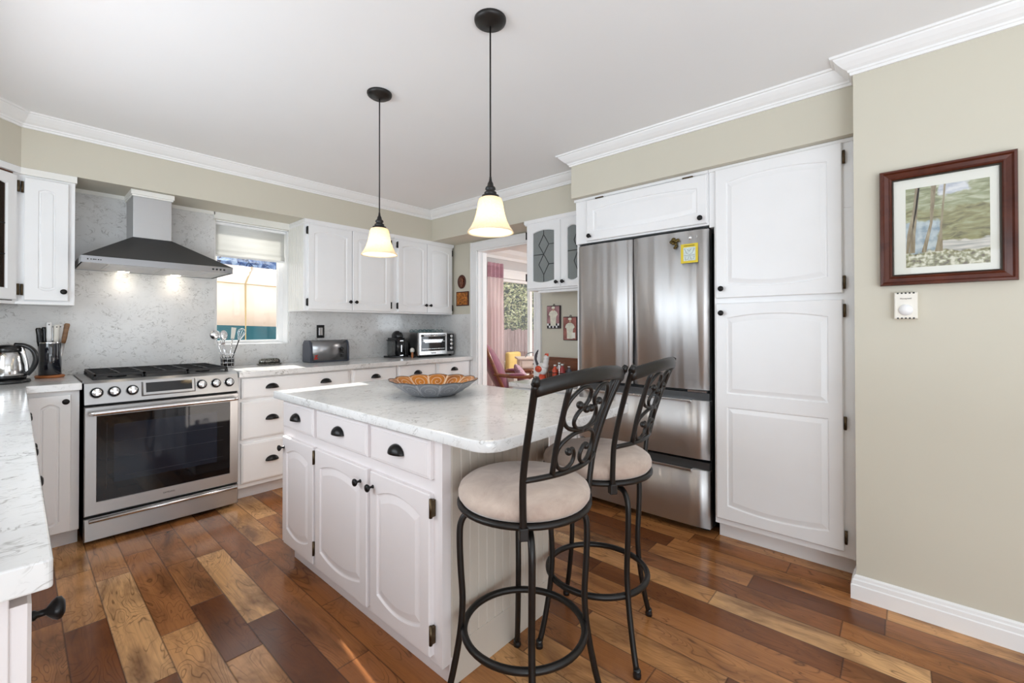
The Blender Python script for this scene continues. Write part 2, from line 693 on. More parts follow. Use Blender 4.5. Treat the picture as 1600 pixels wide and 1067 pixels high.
# soffit
b = MB()
sof = [(-.62, .9), (-.29, .9), (-.29, 3.43), (.012, 3.734), (2.93, 3.734), (2.93, 1.756), (2.626, 1.756), (2.626, .16), (XW, .16), (XW, YB), (-.62, YB)]
b.prism(sof, ZS, ZC)
o = struct('soffit', b, 'wall')


def sweep(path, prof, m, name, closed=False):
    """sweep a (distance from wall, height) profile along a floor path, mitred; the room is on the right"""
    n = len(path)
    loops = []
    for i in range(n):
        def nr(a, c):
            dx, dy = c[0] - a[0], c[1] - a[1]
            l = math.hypot(dx, dy)
            return (dy / l, -dx / l)
        n1 = nr(path[i - 1], path[i]) if i > 0 else None
        n2 = nr(path[i], path[i + 1]) if i < n - 1 else None
        if n1 and n2:
            k = 1 + n1[0] * n2[0] + n1[1] * n2[1]
            off = ((n1[0] + n2[0]) / k, (n1[1] + n2[1]) / k)
        else:
            off = n1 or n2
        loops.append([(path[i][0] + off[0] * d, path[i][1] + off[1] * d, z) for d, z in prof])
    bb = MB()
    bb.loops(loops, cap=True)
    bb.f.append(tuple(range(len(prof) - 1, -1, -1)))
    bb.s.append(False)
    return struct(name, bb, m)


crown = [(0, ZC), (0, 2.363), (.010, 2.363), (.012, 2.374), (.018, 2.376), (.020, 2.384), (.034, 2.392), (.052, 2.408), (.066, 2.424), (.068, 2.430), (.078, 2.431), (.080, 2.436), (.082, ZC)]
sweep([(-.29, .9), (-.29, 3.43), (.012, 3.734), (2.93, 3.734), (2.93, 1.756), (2.626, 1.756), (2.626, .16), (XN, .16), (XN, -3.2)], crown, 'trim', 'trim_1')
base = [(0, 0), (0, .105), (.004, .105), (.009, .098), (.010, .088), (.015, .084), (.016, .066), (.020, .062), (.020, 0)]
sweep([(2.62, .16), (XN, .16), (XN, -3.2)], base, 'trim', 'baseboard_right')
# doorway casing and jamb
b = MB()
cs = [(0, 0), (.018, 0), (.018, .008)]
for (y0, y1) in ((DY1, DY1 + .092), (DY0 - .082, DY0)):
    b.box(XW - .016, y0, 0, XW, y1, DZ + .09)
    b.box(XW - .024, y0 + (.072 if y0 == DY1 else 0), 0, XW - .016, y0 + (.092 if y0 == DY1 else .02), DZ + .09)
    b.box(XW - .020, y0 + (.0 if y0 == DY1 else .062), 0, XW - .016, y0 + (.014 if y0 == DY1 else .082), DZ)
b.box(XW - .016, DY0, DZ, XW, DY1, DZ + .09)
b.box(XW - .024, DY0, DZ + .07, XW - .016, DY1, DZ + .09)
b.box(XW - .020, DY0, DZ, XW - .016, DY1, DZ + .014)
b.box(XW - .004, DY1 - .014, 0, XW + .124, DY1, DZ)
b.box(XW - .004, DY0, 0, XW + .124, DY0 + .014, DZ)
b.box(XW - .004, DY0, DZ - .014, XW + .124, DY1, DZ)
b.box(XW + .05, DY1 - .026, 0, XW + .085, DY1 - .014, DZ - .014)
struct('trim_2', b, 'trim', bevel=.002)

# kitchen window
b = MB()
b.box(WX0, YB + .10, WZ0, WX0 + .045, YB + .15, WZ1)
b.box(WX1 - .045, YB + .10, WZ0, WX1, YB + .15, WZ1)
b.box(WX0 + .045, YB + .10, WZ0, WX1 - .045, YB + .15, WZ0 + .03)
b.box(WX0 + .045, YB + .10, WZ1 - .05, WX1 - .045, YB + .15, WZ1)
win = struct('window_1', b, 'trim', bevel=.002)
b = MB()
b.box(WX0 + .002, YB - .001, WZ0 - .012, WX1, YB + .10, WZ0 + .004)
b.box(WX1 - .008, YB - .001, WZ0, WX1 + .001, YB + .10, WZ1)
b.box(WX0 - .001, YB - .001, WZ0, WX0 + .008, YB + .10, WZ1)
b.box(WX0, YB - .001, WZ1 - .006, WX1, YB + .10, WZ1 + .001)
obj('window_sill', b, 'trim', win)
b = MB()
b.box(WX0 + .045, YB + .122, WZ0 + .03, WX1 - .045, YB + .126, WZ1 - .05)
obj('window_pane', b, 'glass', win)
# dining window
b = MB()
for x in (VX0, 5.80, VX1 - .06):
    b.box(x, 4.72, VZ0, x + .06, 4.78, VZ1)
b.box(VX0, 4.72, VZ0, VX1, 4.78, VZ0 + .06)
b.box(VX0, 4.72, VZ1 - .05, VX1, 4.78, VZ1)
w2 = struct('window_2', b, 'trim', bevel=.003)
b = MB()
b.box(VX0 + .06, 4.748, VZ0 + .06, VX1 - .06, 4.752, VZ1 - .05)
obj('window_pane', b, 'glass', w2)
b = MB()
b.box(VX0 - .12, 4.66, VZ0 - .03, VX1 + .1, 4.72, VZ0)
b.box(VX0 - .12, 4.68, VZ1, VX1 + .1, 4.70, VZ1 + .13)
b.box(VX0 - .12, 4.67, VZ1 + .11, VX1 + .1, 4.68, VZ1 + .14)
obj('window_casing', b, 'trim', w2)
sweep([(XW + .12, 4.7), (7.2, 4.7)], [(0, ZC), (0, 2.29), (.02, 2.29), (.03, 2.33), (.08, 2.38), (.10, 2.42), (.11, ZC)], 'trim', 'trim_3')

# quartz splashback
b = MB()
b.box(-.62, YB - .02, .915, WX0 - .004, YB, 2.115)
b.box(WX0 - .004, YB - .02, .915, WX1 + .002, YB, WZ0 - .004)
b.box(WX1 + .002, YB - .02, .915, XW, YB, 1.366)
b.box(XW - .02, DY1 + .094, .915, XW, YB - .02, 1.366)
struct('trim_4', b, 'quartz')
b = MB()
b.box(.236, YB - .03, 2.112, WX0 - .004, YB, ZS)
b.box(WX0 - .01, YB - .03, 2.085, WX1, YB, ZS)
struct('trim_5', b, 'cream')


# ------------------------------------------------------------------ cabinet builders
def arc(u0, u1, v, rise, n):
    return [(u0 + (u1 - u0) * k / n, v + rise * (1 - (2 * k / n - 1) ** 2)) for k in range(n + 1)]


def door_mb(w, h, panels, stile=.05, t=.02, glass=False):
    """panels: list of (z0, z1, rise_top, rise_bottom); local x 0..w, z 0..h, outward -y"""
    bb = MB()
    ch = .004
    q = lambda x0, x1, z0, z1, y: [(x0, y, z0), (x1, y, z0), (x1, y, z1), (x0, y, z1)]
    if not glass:
        bb.add(q(0, w, 0, h, 0), [(3, 2, 1, 0)])
    bb.loops([q(0, w, 0, h, 0), q(0, w, 0, h, -t + ch), q(ch, w - ch, ch, h - ch, -t)], cap=False)
    K = 12
    zs = [ch] + [(panels[i][1] + panels[i + 1][0]) / 2 for i in range(len(panels) - 1)] + [h - ch]
    for i, (z0, z1, rt, rb) in enumerate(panels):
        s0, s1 = zs[i], zs[i + 1]

        def op(ins, y):
            k = max(0.2, 1 - ins * 2 / max(w - 2 * stile, .05))
            bot = arc(stile + ins, w - stile - ins, z0 + ins, -rb * k, K)
            top = arc(w - stile - ins, stile + ins, z1 - ins, rt * k, K)
            return [(u, y, v) for u, v in bot + top]
        outer = [(ch + (w - 2 * ch) * k / K, -t, s0) for k in range(K + 1)] + [(w - ch - (w - 2 * ch) * k / K, -t, s1) for k in range(K + 1)]
        if glass:
            bb.loops([outer, op(0, -t), op(.005, -t + .006), op(.005, 0)], cap=False)
        else:
            pi_ = min(.030, (w - 2 * stile) * .2)
            bb.loops([outer, op(0, -t), op(.004, -t + .006), op(.008, -t + .0065), op(pi_ - .004, -t + .0015), op(pi_, -t + .0005)], cap=True)
    return bb


def slab_mb(w, h, t=.02):
    bb = MB()
    q = lambda i, y: [(i, y, i), (w - i, y, i), (w - i, y, h - i), (i, y, h - i)]
    bb.add(q(0, 0), [(3, 2, 1, 0)])
    bb.loops([q(0, 0), q(0, -t + .007), q(.004, -t + .003), q(.010, -t + .0025), q(.012, -t)])
    return bb


KNOB = MB().lathe([(.0001, 0), (.007, 0), (.007, .003), (.0045, .006), (.0045, .014), (.012, .020), (.0155, .025), (.0145, .030), (.008, .0335), (.0001, .034)], 16, axis='-y')
HINGE = MB().box(-.006, -.016, -.028, .006, 0, .028)
HINGE.lathe([(.006, -.032), (.006, .032)], 8, c=(0, -.016, 0))


def cup_mb():
    bb = MB()
    n, m = 14, 7
    W, H, D = .044, .034, .026
    vs = []
    for j in range(m + 1):
        ph = pi / 2 * j / m
        for i in range(n + 1):
            th = pi * i / n
            x = W * cos(th) * (1 if True else 1)
            r = sin(th)
            vs.append((x, -D * r * sin(ph) - .0015, -.010 + H * r * cos(ph)))
    fs = []
    for j in range(m):
        for i in range(n):
            a = j * (n + 1) + i
            fs.append((a, a + 1, a + n + 2, a + n + 1))
    bb.add(vs, fs, True)
    return bb


CUP = cup_mb()


def knob(parent, x, z, t=.02, m='black'):
    return obj('knob', KNOB, m, parent, (x, -t, z))


def hinge(parent, x, z, m='black'):
    return obj('hinge', HINGE, m, parent, (x, -.002, z))


def cup(parent, x, z, t=.02):
    return obj('cup_pull', CUP, 'black', parent, (x, -t, z), solid=.003)


def door(parent, x, z, w, h, mat='white', rise=.022, rb=None, knobs=(), hinges=(), stile=.05, panels=None, hm='black', name='door'):
    rb = rise if rb is None else rb
    if panels is None:
        panels = [(stile + rb, h - stile - rise, rise, rb)]
    d = obj(name, door_mb(w, h, panels, stile), mat, parent, (x, 0, z))
    for kx, kz in knobs:
        knob(d, kx, kz)
    for hx, hz in hinges:
        hinge(d, hx, hz, hm)
    return d


def drawer(parent, x, z, w, h, mat='white', cups=(), name='drawer'):
    d = obj(name, slab_mb(w, h), mat, parent, (x, 0, z))
    for cx_ in cups:
        cup(d, cx_, h * .5)
    return d


def carcass(parent, w, d, z0, z1, mat='white', toe=None, name='body'):
    bb = MB()
    bb.box(0, 0, z0, w, d, z1)
    if toe:
        bb.box(0, toe, 0, w, d, z0)
    return obj(name, bb, mat, parent, bevel=.0015)


# ------------------------------------------------------------------ base run on the window wall
YF = 3.45
t = thing('base_cabinet', 'white base cabinet with three wide drawers just right of the range', 'cabinet', (1.02, YF, 0), group='base cabinets along the window wall')
carcass(t, .838, .60, .10, .875, toe=.095)
drawer(t, .02, .722, .796, .143, cups=(.20, .60))
drawer(t, .02, .437, .796, .264, cups=(.20, .60))
drawer(t, .02, .132, .796, .28, cups=(.20, .60))
for x0, w, lx, lw, lab in ((1.86, .45, .02, .411, 'white drawer base cabinet next to the wide drawers, behind the island top'),
                           (2.312, .445, .013, .413, 'white drawer base cabinet under the black coffee machine'),
                           (2.759, .467, .02, .414, 'white drawer base cabinet at the doorway end, under the toaster oven')):
    t = thing('base_cabinet', lab, 'cabinet', (x0, YF, 0), group='base cabinets along the window wall')
    carcass(t, w - .002, .60, .10, .875, toe=.095)
    drawer(t, lx, .722, lw, .143, cups=(lw / 2,))
    door(t, lx, .12, lw, .575, rise=.03, knobs=((.03, .53),))
t = thing('base_cabinet', 'narrow white base cabinet with single door left of the range', 'cabinet', (.005, YF, 0), group='base cabinets along the window wall')
carcass(t, .231, .60, .095, .875, toe=.075)
door(t, .035, .10, .163, .752, rise=.02, stile=.045, knobs=((.14, .718),))
# worktops
b = MB()
b.prism([(-.618, .842), (.03, .842), (.034, .846), (.034, 3.41), (.243, 3.41), (.243, YB - .022), (-.618, YB - .022)], .876, .915)
tag(obj('worktop', b, 'quartz', bevel=.003), 'L-shaped white quartz worktop running into the left foreground', 'worktop', 'kitchen worktops')
b = MB()
b.box(1.021, 3.41, .876, XW - .021, YB - .022, .915)
tag(obj('worktop', b, 'quartz', bevel=.003), 'white quartz worktop under the kitchen window carrying toaster and coffee machine', 'worktop', 'kitchen worktops')
# left run (front faces +x)
t = thing('base_cabinet', 'grey-white base cabinet in the left foreground with one dark knob showing', 'cabinet', (-.005, .865, 0), R(90), group='base cabinets of the left run')
carcass(t, .86, .60, .10, .875, 'greige', toe=.075)
door(t, .004, .12, .42, .735, 'greige', knobs=((.035, .70),), hinges=())
door(t, .43, .12, .42, .735, 'greige', knobs=((.385, .70),))
t = thing('base_cabinet', 'long white base cabinet under the left worktop, between the near grey cabinet and corner', 'cabinet', (-.005, 1.727, 0), R(90), group='base cabinets of the left run')
carcass(t, 1.68, .60, .10, .875, toe=.075)
for k in range(4):
    door(t, .01 + k * .40, .12, .385, .735, knobs=((.35 if k % 2 == 0 else .035, .70),))

# ------------------------------------------------------------------ wall cabinets
t = thing('wall_cabinet', 'white wall cabinet with two arched doors beside the kitchen window', 'cabinet', (1.602, 3.74, 0), group='wall cabinets of the window wall')
carcass(t, .864, .328, 1.362, 2.112)
bb = MB()
bb.box(-.006, -.022, 2.108, .864, .328, 2.136)
bb.box(.0, -.014, 2.098, .864, 0, 2.108)
obj('cornice', bb, 'white', t)
bb = MB()
for k in range(8):
    bb.box(-.0025, .025 + k * .038, 1.368, 0, .057 + k * .038, 2.09)
obj('side_panel', bb, 'cream', t)
door(t, .024, 1.376, .396, .721, rise=.022, knobs=((.37, .076),), hinges=((-.006, .06), (-.006, .665)))
door(t, .426, 1.376, .398, .721, rise=.022, knobs=((.026, .076),), hinges=((.404, .06), (.404, .665)))
t = thing('wall_cabinet', 'white wall cabinet with two narrow arched doors beside the small wooden plaques', 'cabinet', (2.468, 3.74, 0), group='wall cabinets of the window wall')
carcass(t, .757, .328, 1.362, 2.112)
bb = MB()
bb.box(0, -.022, 2.108, .763, .328, 2.136)
bb.box(0, -.014, 2.098, .757, 0, 2.108)
obj('cornice', bb, 'white', t)
door(t, .042, 1.376, .355, .721, rise=.022, knobs=((.328, .076),), hinges=((-.006, .06), (-.006, .665)))
door(t, .403, 1.376, .335, .721, rise=.022, knobs=((.027, .076),), hinges=((.341, .06), (.341, .665)))
t = thing('wall_cabinet', 'white wall cabinet with a narrow single door left of the range hood', 'cabinet', (.002, 3.755, 0), group='wall cabinets of the window wall')
carcass(t, .231, .313, 1.357, 2.10)
bb = MB()
bb.box(0, -.022, 2.098, .238, .313, 2.136)
obj('cornice', bb, 'cream', t)
bb = MB()
bb.box(-.01, -.02, 1.357, .226, 0, 1.372)
obj('light_rail', bb, 'white', t)
door(t, .022, 1.38, .182, .705, rise=.014, stile=.056, knobs=((.16, .055),), hinges=((-.007, .06), (-.007, .645)), hm='brass')
# glass corner cabinet, set at 45 degrees
t = thing('corner_wall_cabinet', 'white corner wall cabinet with a leaded glass door at the left edge', 'cabinet', (-.29, 3.463, 0), R(45))
bb = MB()
bb.prism([(0, 0), (.022, 0), (.022, .36), (0, .3)], 1.357, 2.112)
bb.prism([(.391, 0), (.413, 0), (.413, .3), (.391, .36)], 1.357, 2.112)
bb.prism([(.0, 0.0), (.413, 0.0), (.413, .23), (.2065, .43), (0, .23)], 1.357, 1.375)
bb.prism([(.0, 0.0), (.413, 0.0), (.413, .23), (.2065, .43), (0, .23)], 2.095, 2.112)
bb.prism([(.022, .22), (.391, .22), (.391, .23), (.022, .23)], 1.375, 2.095)
obj('body', bb, 'brownwood', t)
bb = MB()
bb.box(0, -.003, 1.357, .03, 0, 2.112)
bb.box(.383, -.003, 1.357, .413, 0, 2.112)
bb.box(.03, -.003, 1.357, .383, 0, 1.375)
bb.box(-.01, -.022, 2.1, .42, .0, 2.136)
obj('face_frame', bb, 'white', t)
d = obj('door', door_mb(.36, .705, [(.06, .645, .02, 0.0)], .05, glass=True), 'white', t, (.027, -.003, 1.38))
bb = MB()
bb.box(.045, -.009, .055, .315, -.005, .672)
g = obj('glass_pane', bb, 'brown_glass', d)
bb = MB()
for z in (.25, .42):
    bb.box(.05, -.012, z - .002, .31, -.009, z + .002)
for x in (.14, .22):
    bb.box(x - .002, -.012, .055, x + .002, -.009, .66)
obj('lead_came', bb, 'leadcame', g)
knob(d, .03, .06)
hinge(d, .366, .06, 'brass')
hinge(d, .366, .645, 'brass')

# ------------------------------------------------------------------ glass cabinet by the doorway (faces -x)
t = thing('glass_wall_cabinet', 'white wall cabinet with two leaded grey glass doors over the desk nook', 'cabinet', (2.94, 2.425, 0), R(-90))
w, dp = .59, .308
bb = MB()
bb.box(0, 0, 1.535, .02, dp, 2.12)
bb.box(w - .02, 0, 1.535, w, dp, 2.12)
bb.box(.02, 0, 1.535, w - .02, dp, 1.56)
bb.box(.02, 0, 2.095, w - .02, dp, 2.12)
bb.box(.02, dp - .012, 1.56, w - .02, dp, 2.095)
bb.box(.02, .02, 1.80, w - .02, dp - .012, 1.815)
obj('body', bb, 'white', t)
bb = MB()
bb.box(-.012, -.026, 2.105, w, dp, 2.136)
bb.box(-.006, -.018, 2.095, w, 0, 2.105)
obj('cornice', bb, 'white', t)
bb = MB()
bb.box(.1, .03, 1.515, w - .05, .12, 1.534)
obj('under_light', bb, 'trim', t)
for (x, kx, hx) in ((.014, .322, -.006), (.367, .03, None)):
    ww = .35 if x < .1 else .222
    d = obj('door', door_mb(ww, .55, [(.062, .475, .018, .016)], .06, glass=True), 'white', t, (x, 0, 1.548))
    bb = MB()
    bb.box(.057, -.009, .045, ww - .057, -.005, .5)
    g = obj('glass_pane', bb, 'cab_glass', d)
    bb = MB()
    cx_ = .175
    yv = -.0095
    pts = [(cx_, .055), (cx_, .115), (cx_ - .052, .195), (cx_, .285), (cx_ + .052, .195), (cx_, .115)]
    segs = [((cx_, .045), (cx_, .115)), ((cx_, .115), (cx_ - .052, .2)), ((cx_ - .052, .2), (cx_, .285)), ((cx_, .115), (cx_ + .052, .2)), ((cx_ + .052, .2), (cx_, .285)),
            ((cx_, .285), (cx_ - .052, .365)), ((cx_ - .052, .365), (cx_, .45)), ((cx_, .285), (cx_ + .052, .365)), ((cx_ + .052, .365), (cx_, .45)), ((cx_, .45), (cx_, .495)),
            ((.06, .285), (cx_, .285)), ((cx_ + .052, .365), (.29, .365)), ((cx_ + .052, .2), (.29, .2))]
    lim = ww - .06
    for (a, c) in segs:
        if max(a[0], c[0]) > lim:
            if min(a[0], c[0]) > lim:
                continue
        a = (min(a[0], lim), a[1])
        c = (min(c[0], lim), c[1])
        bb.tube([(a[0], yv, a[1]), (c[0], yv, c[1])], .0028, 6)
    obj('lead_came', bb, 'leadcame', g)
    knob(d, kx, .042)
    if hx is not None:
        hinge(d, hx, .1)
        hinge(d, hx, .46)

# ------------------------------------------------------------------ tall units on the right (front faces -x)
t = thing('pantry_cabinet', 'tall white pantry cabinet right of the steel fridge', 'cabinet', (2.68, .835, 0), R(-90))
bb = MB()
bb.box(.027, 0, .10, .674, .56, 1.80)
bb.box(0, 0, 1.80, .674, .56, ZS - .002)
bb.box(.027, .075, 0, .674, .56, .10)
obj('body', bb, 'white', t, bevel=.002)
bb = MB()
bb.box(0, -.012, 2.118, .674, 0, 2.135)
bb.box(.655, -.004, .10, .674, 0, 2.12)
obj('face_trim', bb, 'white', t)
W_ = .583
door(t, .038, 1.385, W_, .735, rise=.024, stile=.058, knobs=((.035, .052),), hinges=((W_ + .007, .052), (W_ + .007, .66)), hm='brass', name='upper_door')
door(t, .038, .135, W_, 1.22, stile=.058, panels=[(.058 + .022, .635, 0, .022), (.710, 1.22 - .058 - .024, .024, 0)],
     knobs=((.035, 1.165),), hinges=((W_ + .007, .07), (W_ + .007, .62), (W_ + .007, 1.165)), hm='brass', name='lower_door')
t = thing('overfridge_cabinet', 'low white cabinet with one wide flap door above the fridge', 'cabinet', (2.68, 1.752, 0), R(-90))
bb = MB()
bb.box(0, 0, 1.815, .915, .56, ZS - .002)
obj('body', bb, 'white', t, bevel=.002)
bb = MB()
bb.box(-.008, -.012, 2.118, .915, 0, 2.135)
obj('face_trim', bb, 'white', t)
door(t, .10, 1.826, .808, .285, rise=.02, rb=.014, stile=.052, knobs=((.03, .03), (.778, .03)), name='flap_door')
hd = t.children[-1]
for x in (.10, .70):
    obj('hinge', MB().box(-.03, -.016, -.004, .03, -.004, .004), 'brass', hd, (x, -.006, .288))
# side panel left of the fridge
b = MB()
b.box(2.70, 1.735, 0, 3.249, 1.753, 1.814)
tag(obj('end_panel', b, 'white'), 'tall white end panel between the fridge and the desk nook', 'panel')

# ------------------------------------------------------------------ fridge
t = thing('refrigerator', 'stainless french door refrigerator with two lower freezer drawers', 'refrigerator', (2.66, 1.728, 0), R(-90))
FW = .892
bb = MB()
bb.box(.006, .07, .03, FW - .006, .575, 1.785)
bb.box(.03, .10, 0, FW - .03, .5, .03)
obj('body', bb, 'dark', t, bevel=.004)


def bowed(x0, x1, z0, z1, d=.065, bow=.010, n=12):
    """door front with a gentle bow and rounded vertical edges"""
    bb = MB()
    poly = []
    for k in range(n + 1):
        s = k / n
        x = x0 + (x1 - x0) * s
        e = min(s, 1 - s) * (x1 - x0)
        edge = 0.010 * max(0, 1 - e / .012) ** 2
        y = -bow * (1 - (2 * s - 1) ** 2) + edge + .010
        poly.append((x, y))
    full = poly + [(x1, d), (x0, d)]
    o0 = len(bb.v)
    m_ = len(full)
    bb.add([(p[0], p[1], z0) for p in full] + [(p[0], p[1], z1) for p in full], [tuple(range(m_ - 1, -1, -1)), tuple(range(m_, 2 * m_))])
    for i in range(m_):
        j = (i + 1) % m_
        bb.f.append((i, j, m_ + j, m_ + i))
        bb.s.append(i < n)
    return bb


obj('french_door', bowed(.0, .4155, .852, 1.795), 'fridge_steel', t)
fd = obj('french_door', bowed(.4205, FW, .852, 1.795), 'fridge_steel', t)
for (z0, z1) in ((.445, .832), (.045, .425)):
    dr = obj('freezer_drawer', bowed(0, FW, z0, z1 - .045, bow=.008), 'fridge_steel', t)
    bb = MB()
    bb.box(.006, .03, z1 - .045, FW - .006, .064, z1)
    obj('grip_recess', bb, 'dark_steel', dr)
    bb = MB()
    bb.box(.04, -.004, z1 - .055, FW - .10, .03, z1 - .043)
    obj('grip_lip', bb, 'light_steel', dr, bevel=.002)
bb = MB()
bb.box(.02, .015, 1.786, .10, .09, 1.806)
bb.box(FW - .10, .015, 1.786, FW - .02, .09, 1.806)
obj('hinge_cover', bb, 'blackplastic', t, bevel=.003)
bb = MB()
bb.box(FW - .12, -.002, .838, FW - .01, .03, .848)
obj('door_hinge', bb, 'chrome', t)
bb = MB()
bb.lathe([(.0001, 0), (.013, 0), (.013, .0015), (.0001, .0016)], 20, axis='-y')
lg = obj('logo_badge', bb, 'light_steel', fd, (.785, .0045, 1.755))
text_mesh('logo_lettering', 'LG', .017, 'light_steel', fd, (.822, .0055, 1.757), (R(90), 0, 0))

# magnets on the fridge
t = thing('fridge_magnet', 'dark bronze figure magnet on the right fridge door', 'magnet', (2.655, 1.025, 1.738), R(-90))
bb = MB()
for (x, z, r) in ((-.022, .0, .011), (-.008, .012, .014), (.006, .002, .012), (.018, .008, .010), (.026, .0, .006), (.004, -.014, .010), (.007, -.028, .009), (.0, -.037, .009), (-.012, -.008, .010)):
    bb.ball((x, -.006, z), r, 10, 6, (1, .6, 1))
obj('figure', bb, plain('gilt_bronze', (.10, .07, .02), .35, .8, var=.6, scale=90), t)
t = thing('fridge_card', 'yellow bordered card with a pale drawing on the fridge door', 'card', (2.6545, .94, 1.659), R(-90))
bb = MB()
bb.box(-.05, -.003, -.057, .05, 0, .057)
obj('card_border', bb, plain('yellow_card', (.72, .55, .03), .6), t)
bb = MB()
bb.box(-.034, -.0038, -.044, .036, -.003, .036)
obj('card_picture', bb, plain('pale_card', (.62, .70, .68), .6, var=.12, scale=60), t)
bb = MB()
for pts in (((-.028, .03), (-.015, .0), (.0, -.008), (.02, .002), (.03, .03)), ((-.03, -.012), (.0, -.014), (.032, -.01)), ((-.026, -.02), (-.022, -.038), (-.008, -.036), (-.004, -.02)), ((.006, -.02), (.012, -.038), (.026, -.034), (.03, -.018)), ((-.012, .025), (.0, .012), (.012, .026))):
    bb.tube([(x, -.0042, z) for x, z in pts], .0011, 5)
obj('card_drawing', bb, plain('grey_ink', (.25, .27, .27), .7), t)
bb = MB()
for k in range(7):
    bb.box(-.03 + k * .009, -.0042, .043, -.024 + k * .009, -.003, .048)
obj('card_lettering', bb, plain('brown_ink', (.2, .15, .02), .7), t)

# ------------------------------------------------------------------ range
t = thing('range', 'stainless gas range with black glass oven door', 'range', (.252, 3.41, 0))
RW = .762
bb = MB()
bb.box(.004, .03, .02, RW - .004, .62, .90)
bb.box(.03, .06, 0, RW - .03, .5, .02)
obj('body', bb, 'dark', t)
bb = MB()
bb.prism([(.0, .79), (.09, .915), (.09, .79)], 0, RW, 'x')
bb.v = [(x, y, z) for x, y, z in bb.v]
pm = MB()
pm.loops([[(0, .03, .79), (RW, .03, .79), (RW, .03, .90), (0, .03, .90)], [(0, -.012, .79), (RW, -.012, .79), (RW, .012, .905), (0, .012, .905)]], cap=True)
pm.add([(0, .012, .905), (RW, .012, .905), (RW, .05, .918), (0, .05, .918), (0, .03, .90), (RW, .03, .90)], [(0, 1, 2, 3), (0, 3, 4), (1, 5, 2)])
cp = obj('control_panel', pm, 'steel', t)
TA = math.atan2(.024, .115)          # tilt of the control panel


def panel_pt(x, z, out=0.0):
    y = -.012 + (z - .79) * (.024 / .115)
    return (x, y - out * cos(TA), z + out * sin(TA))


prot = (-TA, 0, 0)
kb = MB().lathe([(.0001, 0), (.031, 0), (.031, .004), (.027, .007), (.0001, .0072)], 28, axis='-y')
kc = MB().lathe([(.0001, .007), (.0215, .007), (.0205, .026), (.018, .029), (.0001, .0295)], 24, axis='-y')
kc.box(-.006, -.036, -.019, .006, -.028, .019)
for x in (.05, .125, .205, .55, .63, .707):
    kk = obj('knob', kc, 'chrome', t, panel_pt(x, .852), rot=prot)
    obj('knob_bezel', kb, 'light_steel', kk)
    br = MB().lathe([(.0275, .0074), (.0285, .0082), (.0255, .0082), (.0245, .0074)], 28, axis='-y')
    obj('knob_ring', br, 'blackplastic', kk)
bb = MB()
bb.loops([[(-.135, 0, -.042), (.135, 0, -.042), (.135, 0, .044), (-.135, 0, .044)], [(-.127, -.012, -.036), (.127, -.012, -.036), (.127, -.012, .042), (-.127, -.012, .042)]])
dp_ = obj('display', bb, 'steel', t, panel_pt(.382, .852), rot=prot)
bb = MB()
bb.box(-.115, -.0135, -.022, .115, -.012, .036)
obj('display_glass', bb, 'blackglass', dp_)
# oven door
bb = MB()
q = lambda x0, x1, z0, z1, y: [(x0, y, z0), (x1, y, z0), (x1, y, z1), (x0, y, z1)]
bb.loops([q(0, RW, .165, .775, .03), q(0, RW, .165, .775, -.004), q(.004, RW - .004, .169, .771, -.008), q(.05, RW - .05, .235, .722, -.008), q(.052, RW - .052, .237, .72, -.004)], cap=False)
od = obj('oven_door', bb, 'steel', t)
bb = MB()
bb.box(.05, -.0045, .235, RW - .05, -.002, .722)
og = obj('oven_glass', bb, 'blackglass', od)
bb = MB()
bb.box(.125, -.0048, .33, RW - .125, -.0045, .665)
obj('inner_window', bb, plain('blue_black_glass', (.010, .014, .024), .05), od)
bb = MB()
for z in (.36, .47, .56):
    bb.tube([(.09, -.0046, z), (RW - .09, -.0046, z)], .0006, 5)
bb.box(.094, -.0049, .30, .0945, -.0045, .68)
obj('rack_lines', bb, plain('rack_glint', (.10, .11, .13), .3, .5), od)
bb = MB()
hp = smooth_path([(.015, -.05, .742), (.2, -.052, .744), (.56, -.052, .744), (RW - .015, -.05, .742)], 6)
bb.tube(hp, .013, 14)
hb = obj('handle', bb, 'light_steel', od)
bb = MB()
for x in (.03, RW - .03):
    bb.tube([(x, -.008, .742), (x, -.05, .742)], .009, 10)
obj('handle_post', bb, 'steel', hb)
text_mesh('door_lettering', 'SAMSUNG', .013, 'dark', od, (RW / 2, -.0083, .205), (R(90), 0, 0))
# bottom drawer
bb = MB()
bb.loops([q(0, RW, .022, .15, .03), q(0, RW, .022, .15, 0), q(.004, RW - .004, .026, .146, -.006)])
dw = obj('warming_drawer', bb, 'steel', t)
bb = MB()
bb.tube([(.02, -.016, .136), (RW - .012, -.016, .136)], .011, 12)
obj('handle', bb, 'light_steel', dw)
# cooktop
bb = MB()
bb.box(-.004, .05, .902, RW + .004, .62, .919)
ct = obj('cooktop', bb, 'steel', t, bevel=.003)
bb = MB()
bb.box(.04, .07, .919, RW - .04, .60, .922)
obj('cooktop_well', bb, 'iron', ct)
for (x0, x1) in ((.05, .268), (.274, .488), (.494, .712)):
    bb = MB()
    for (xa, ya, xb, yb) in ((x0, .08, x1, .08), (x0, .59, x1, .59), (x0, .08, x0, .59), (x1, .08, x1, .59), (x0, .335, x1, .335)):
        bb.box(min(xa, xb) - .006, min(ya, yb) - .006, .937, max(xa, xb) + .006, max(ya, yb) + .006, .952)
    xm = (x0 + x1) / 2
    for ym in (.207, .462):
        bb.box(xm - .005, ym - .12, .940, xm + .005, ym + .12, .953)
        bb.box(x0, ym - .005, .940, x1, ym + .005, .953)
    for x in (x0, x1):
        for y in (.08, .59):
            bb.box(x - .008, y - .008, .922, x + .008, y + .008, .94)
    obj('grate', bb, 'iron', ct, bevel=.0015)
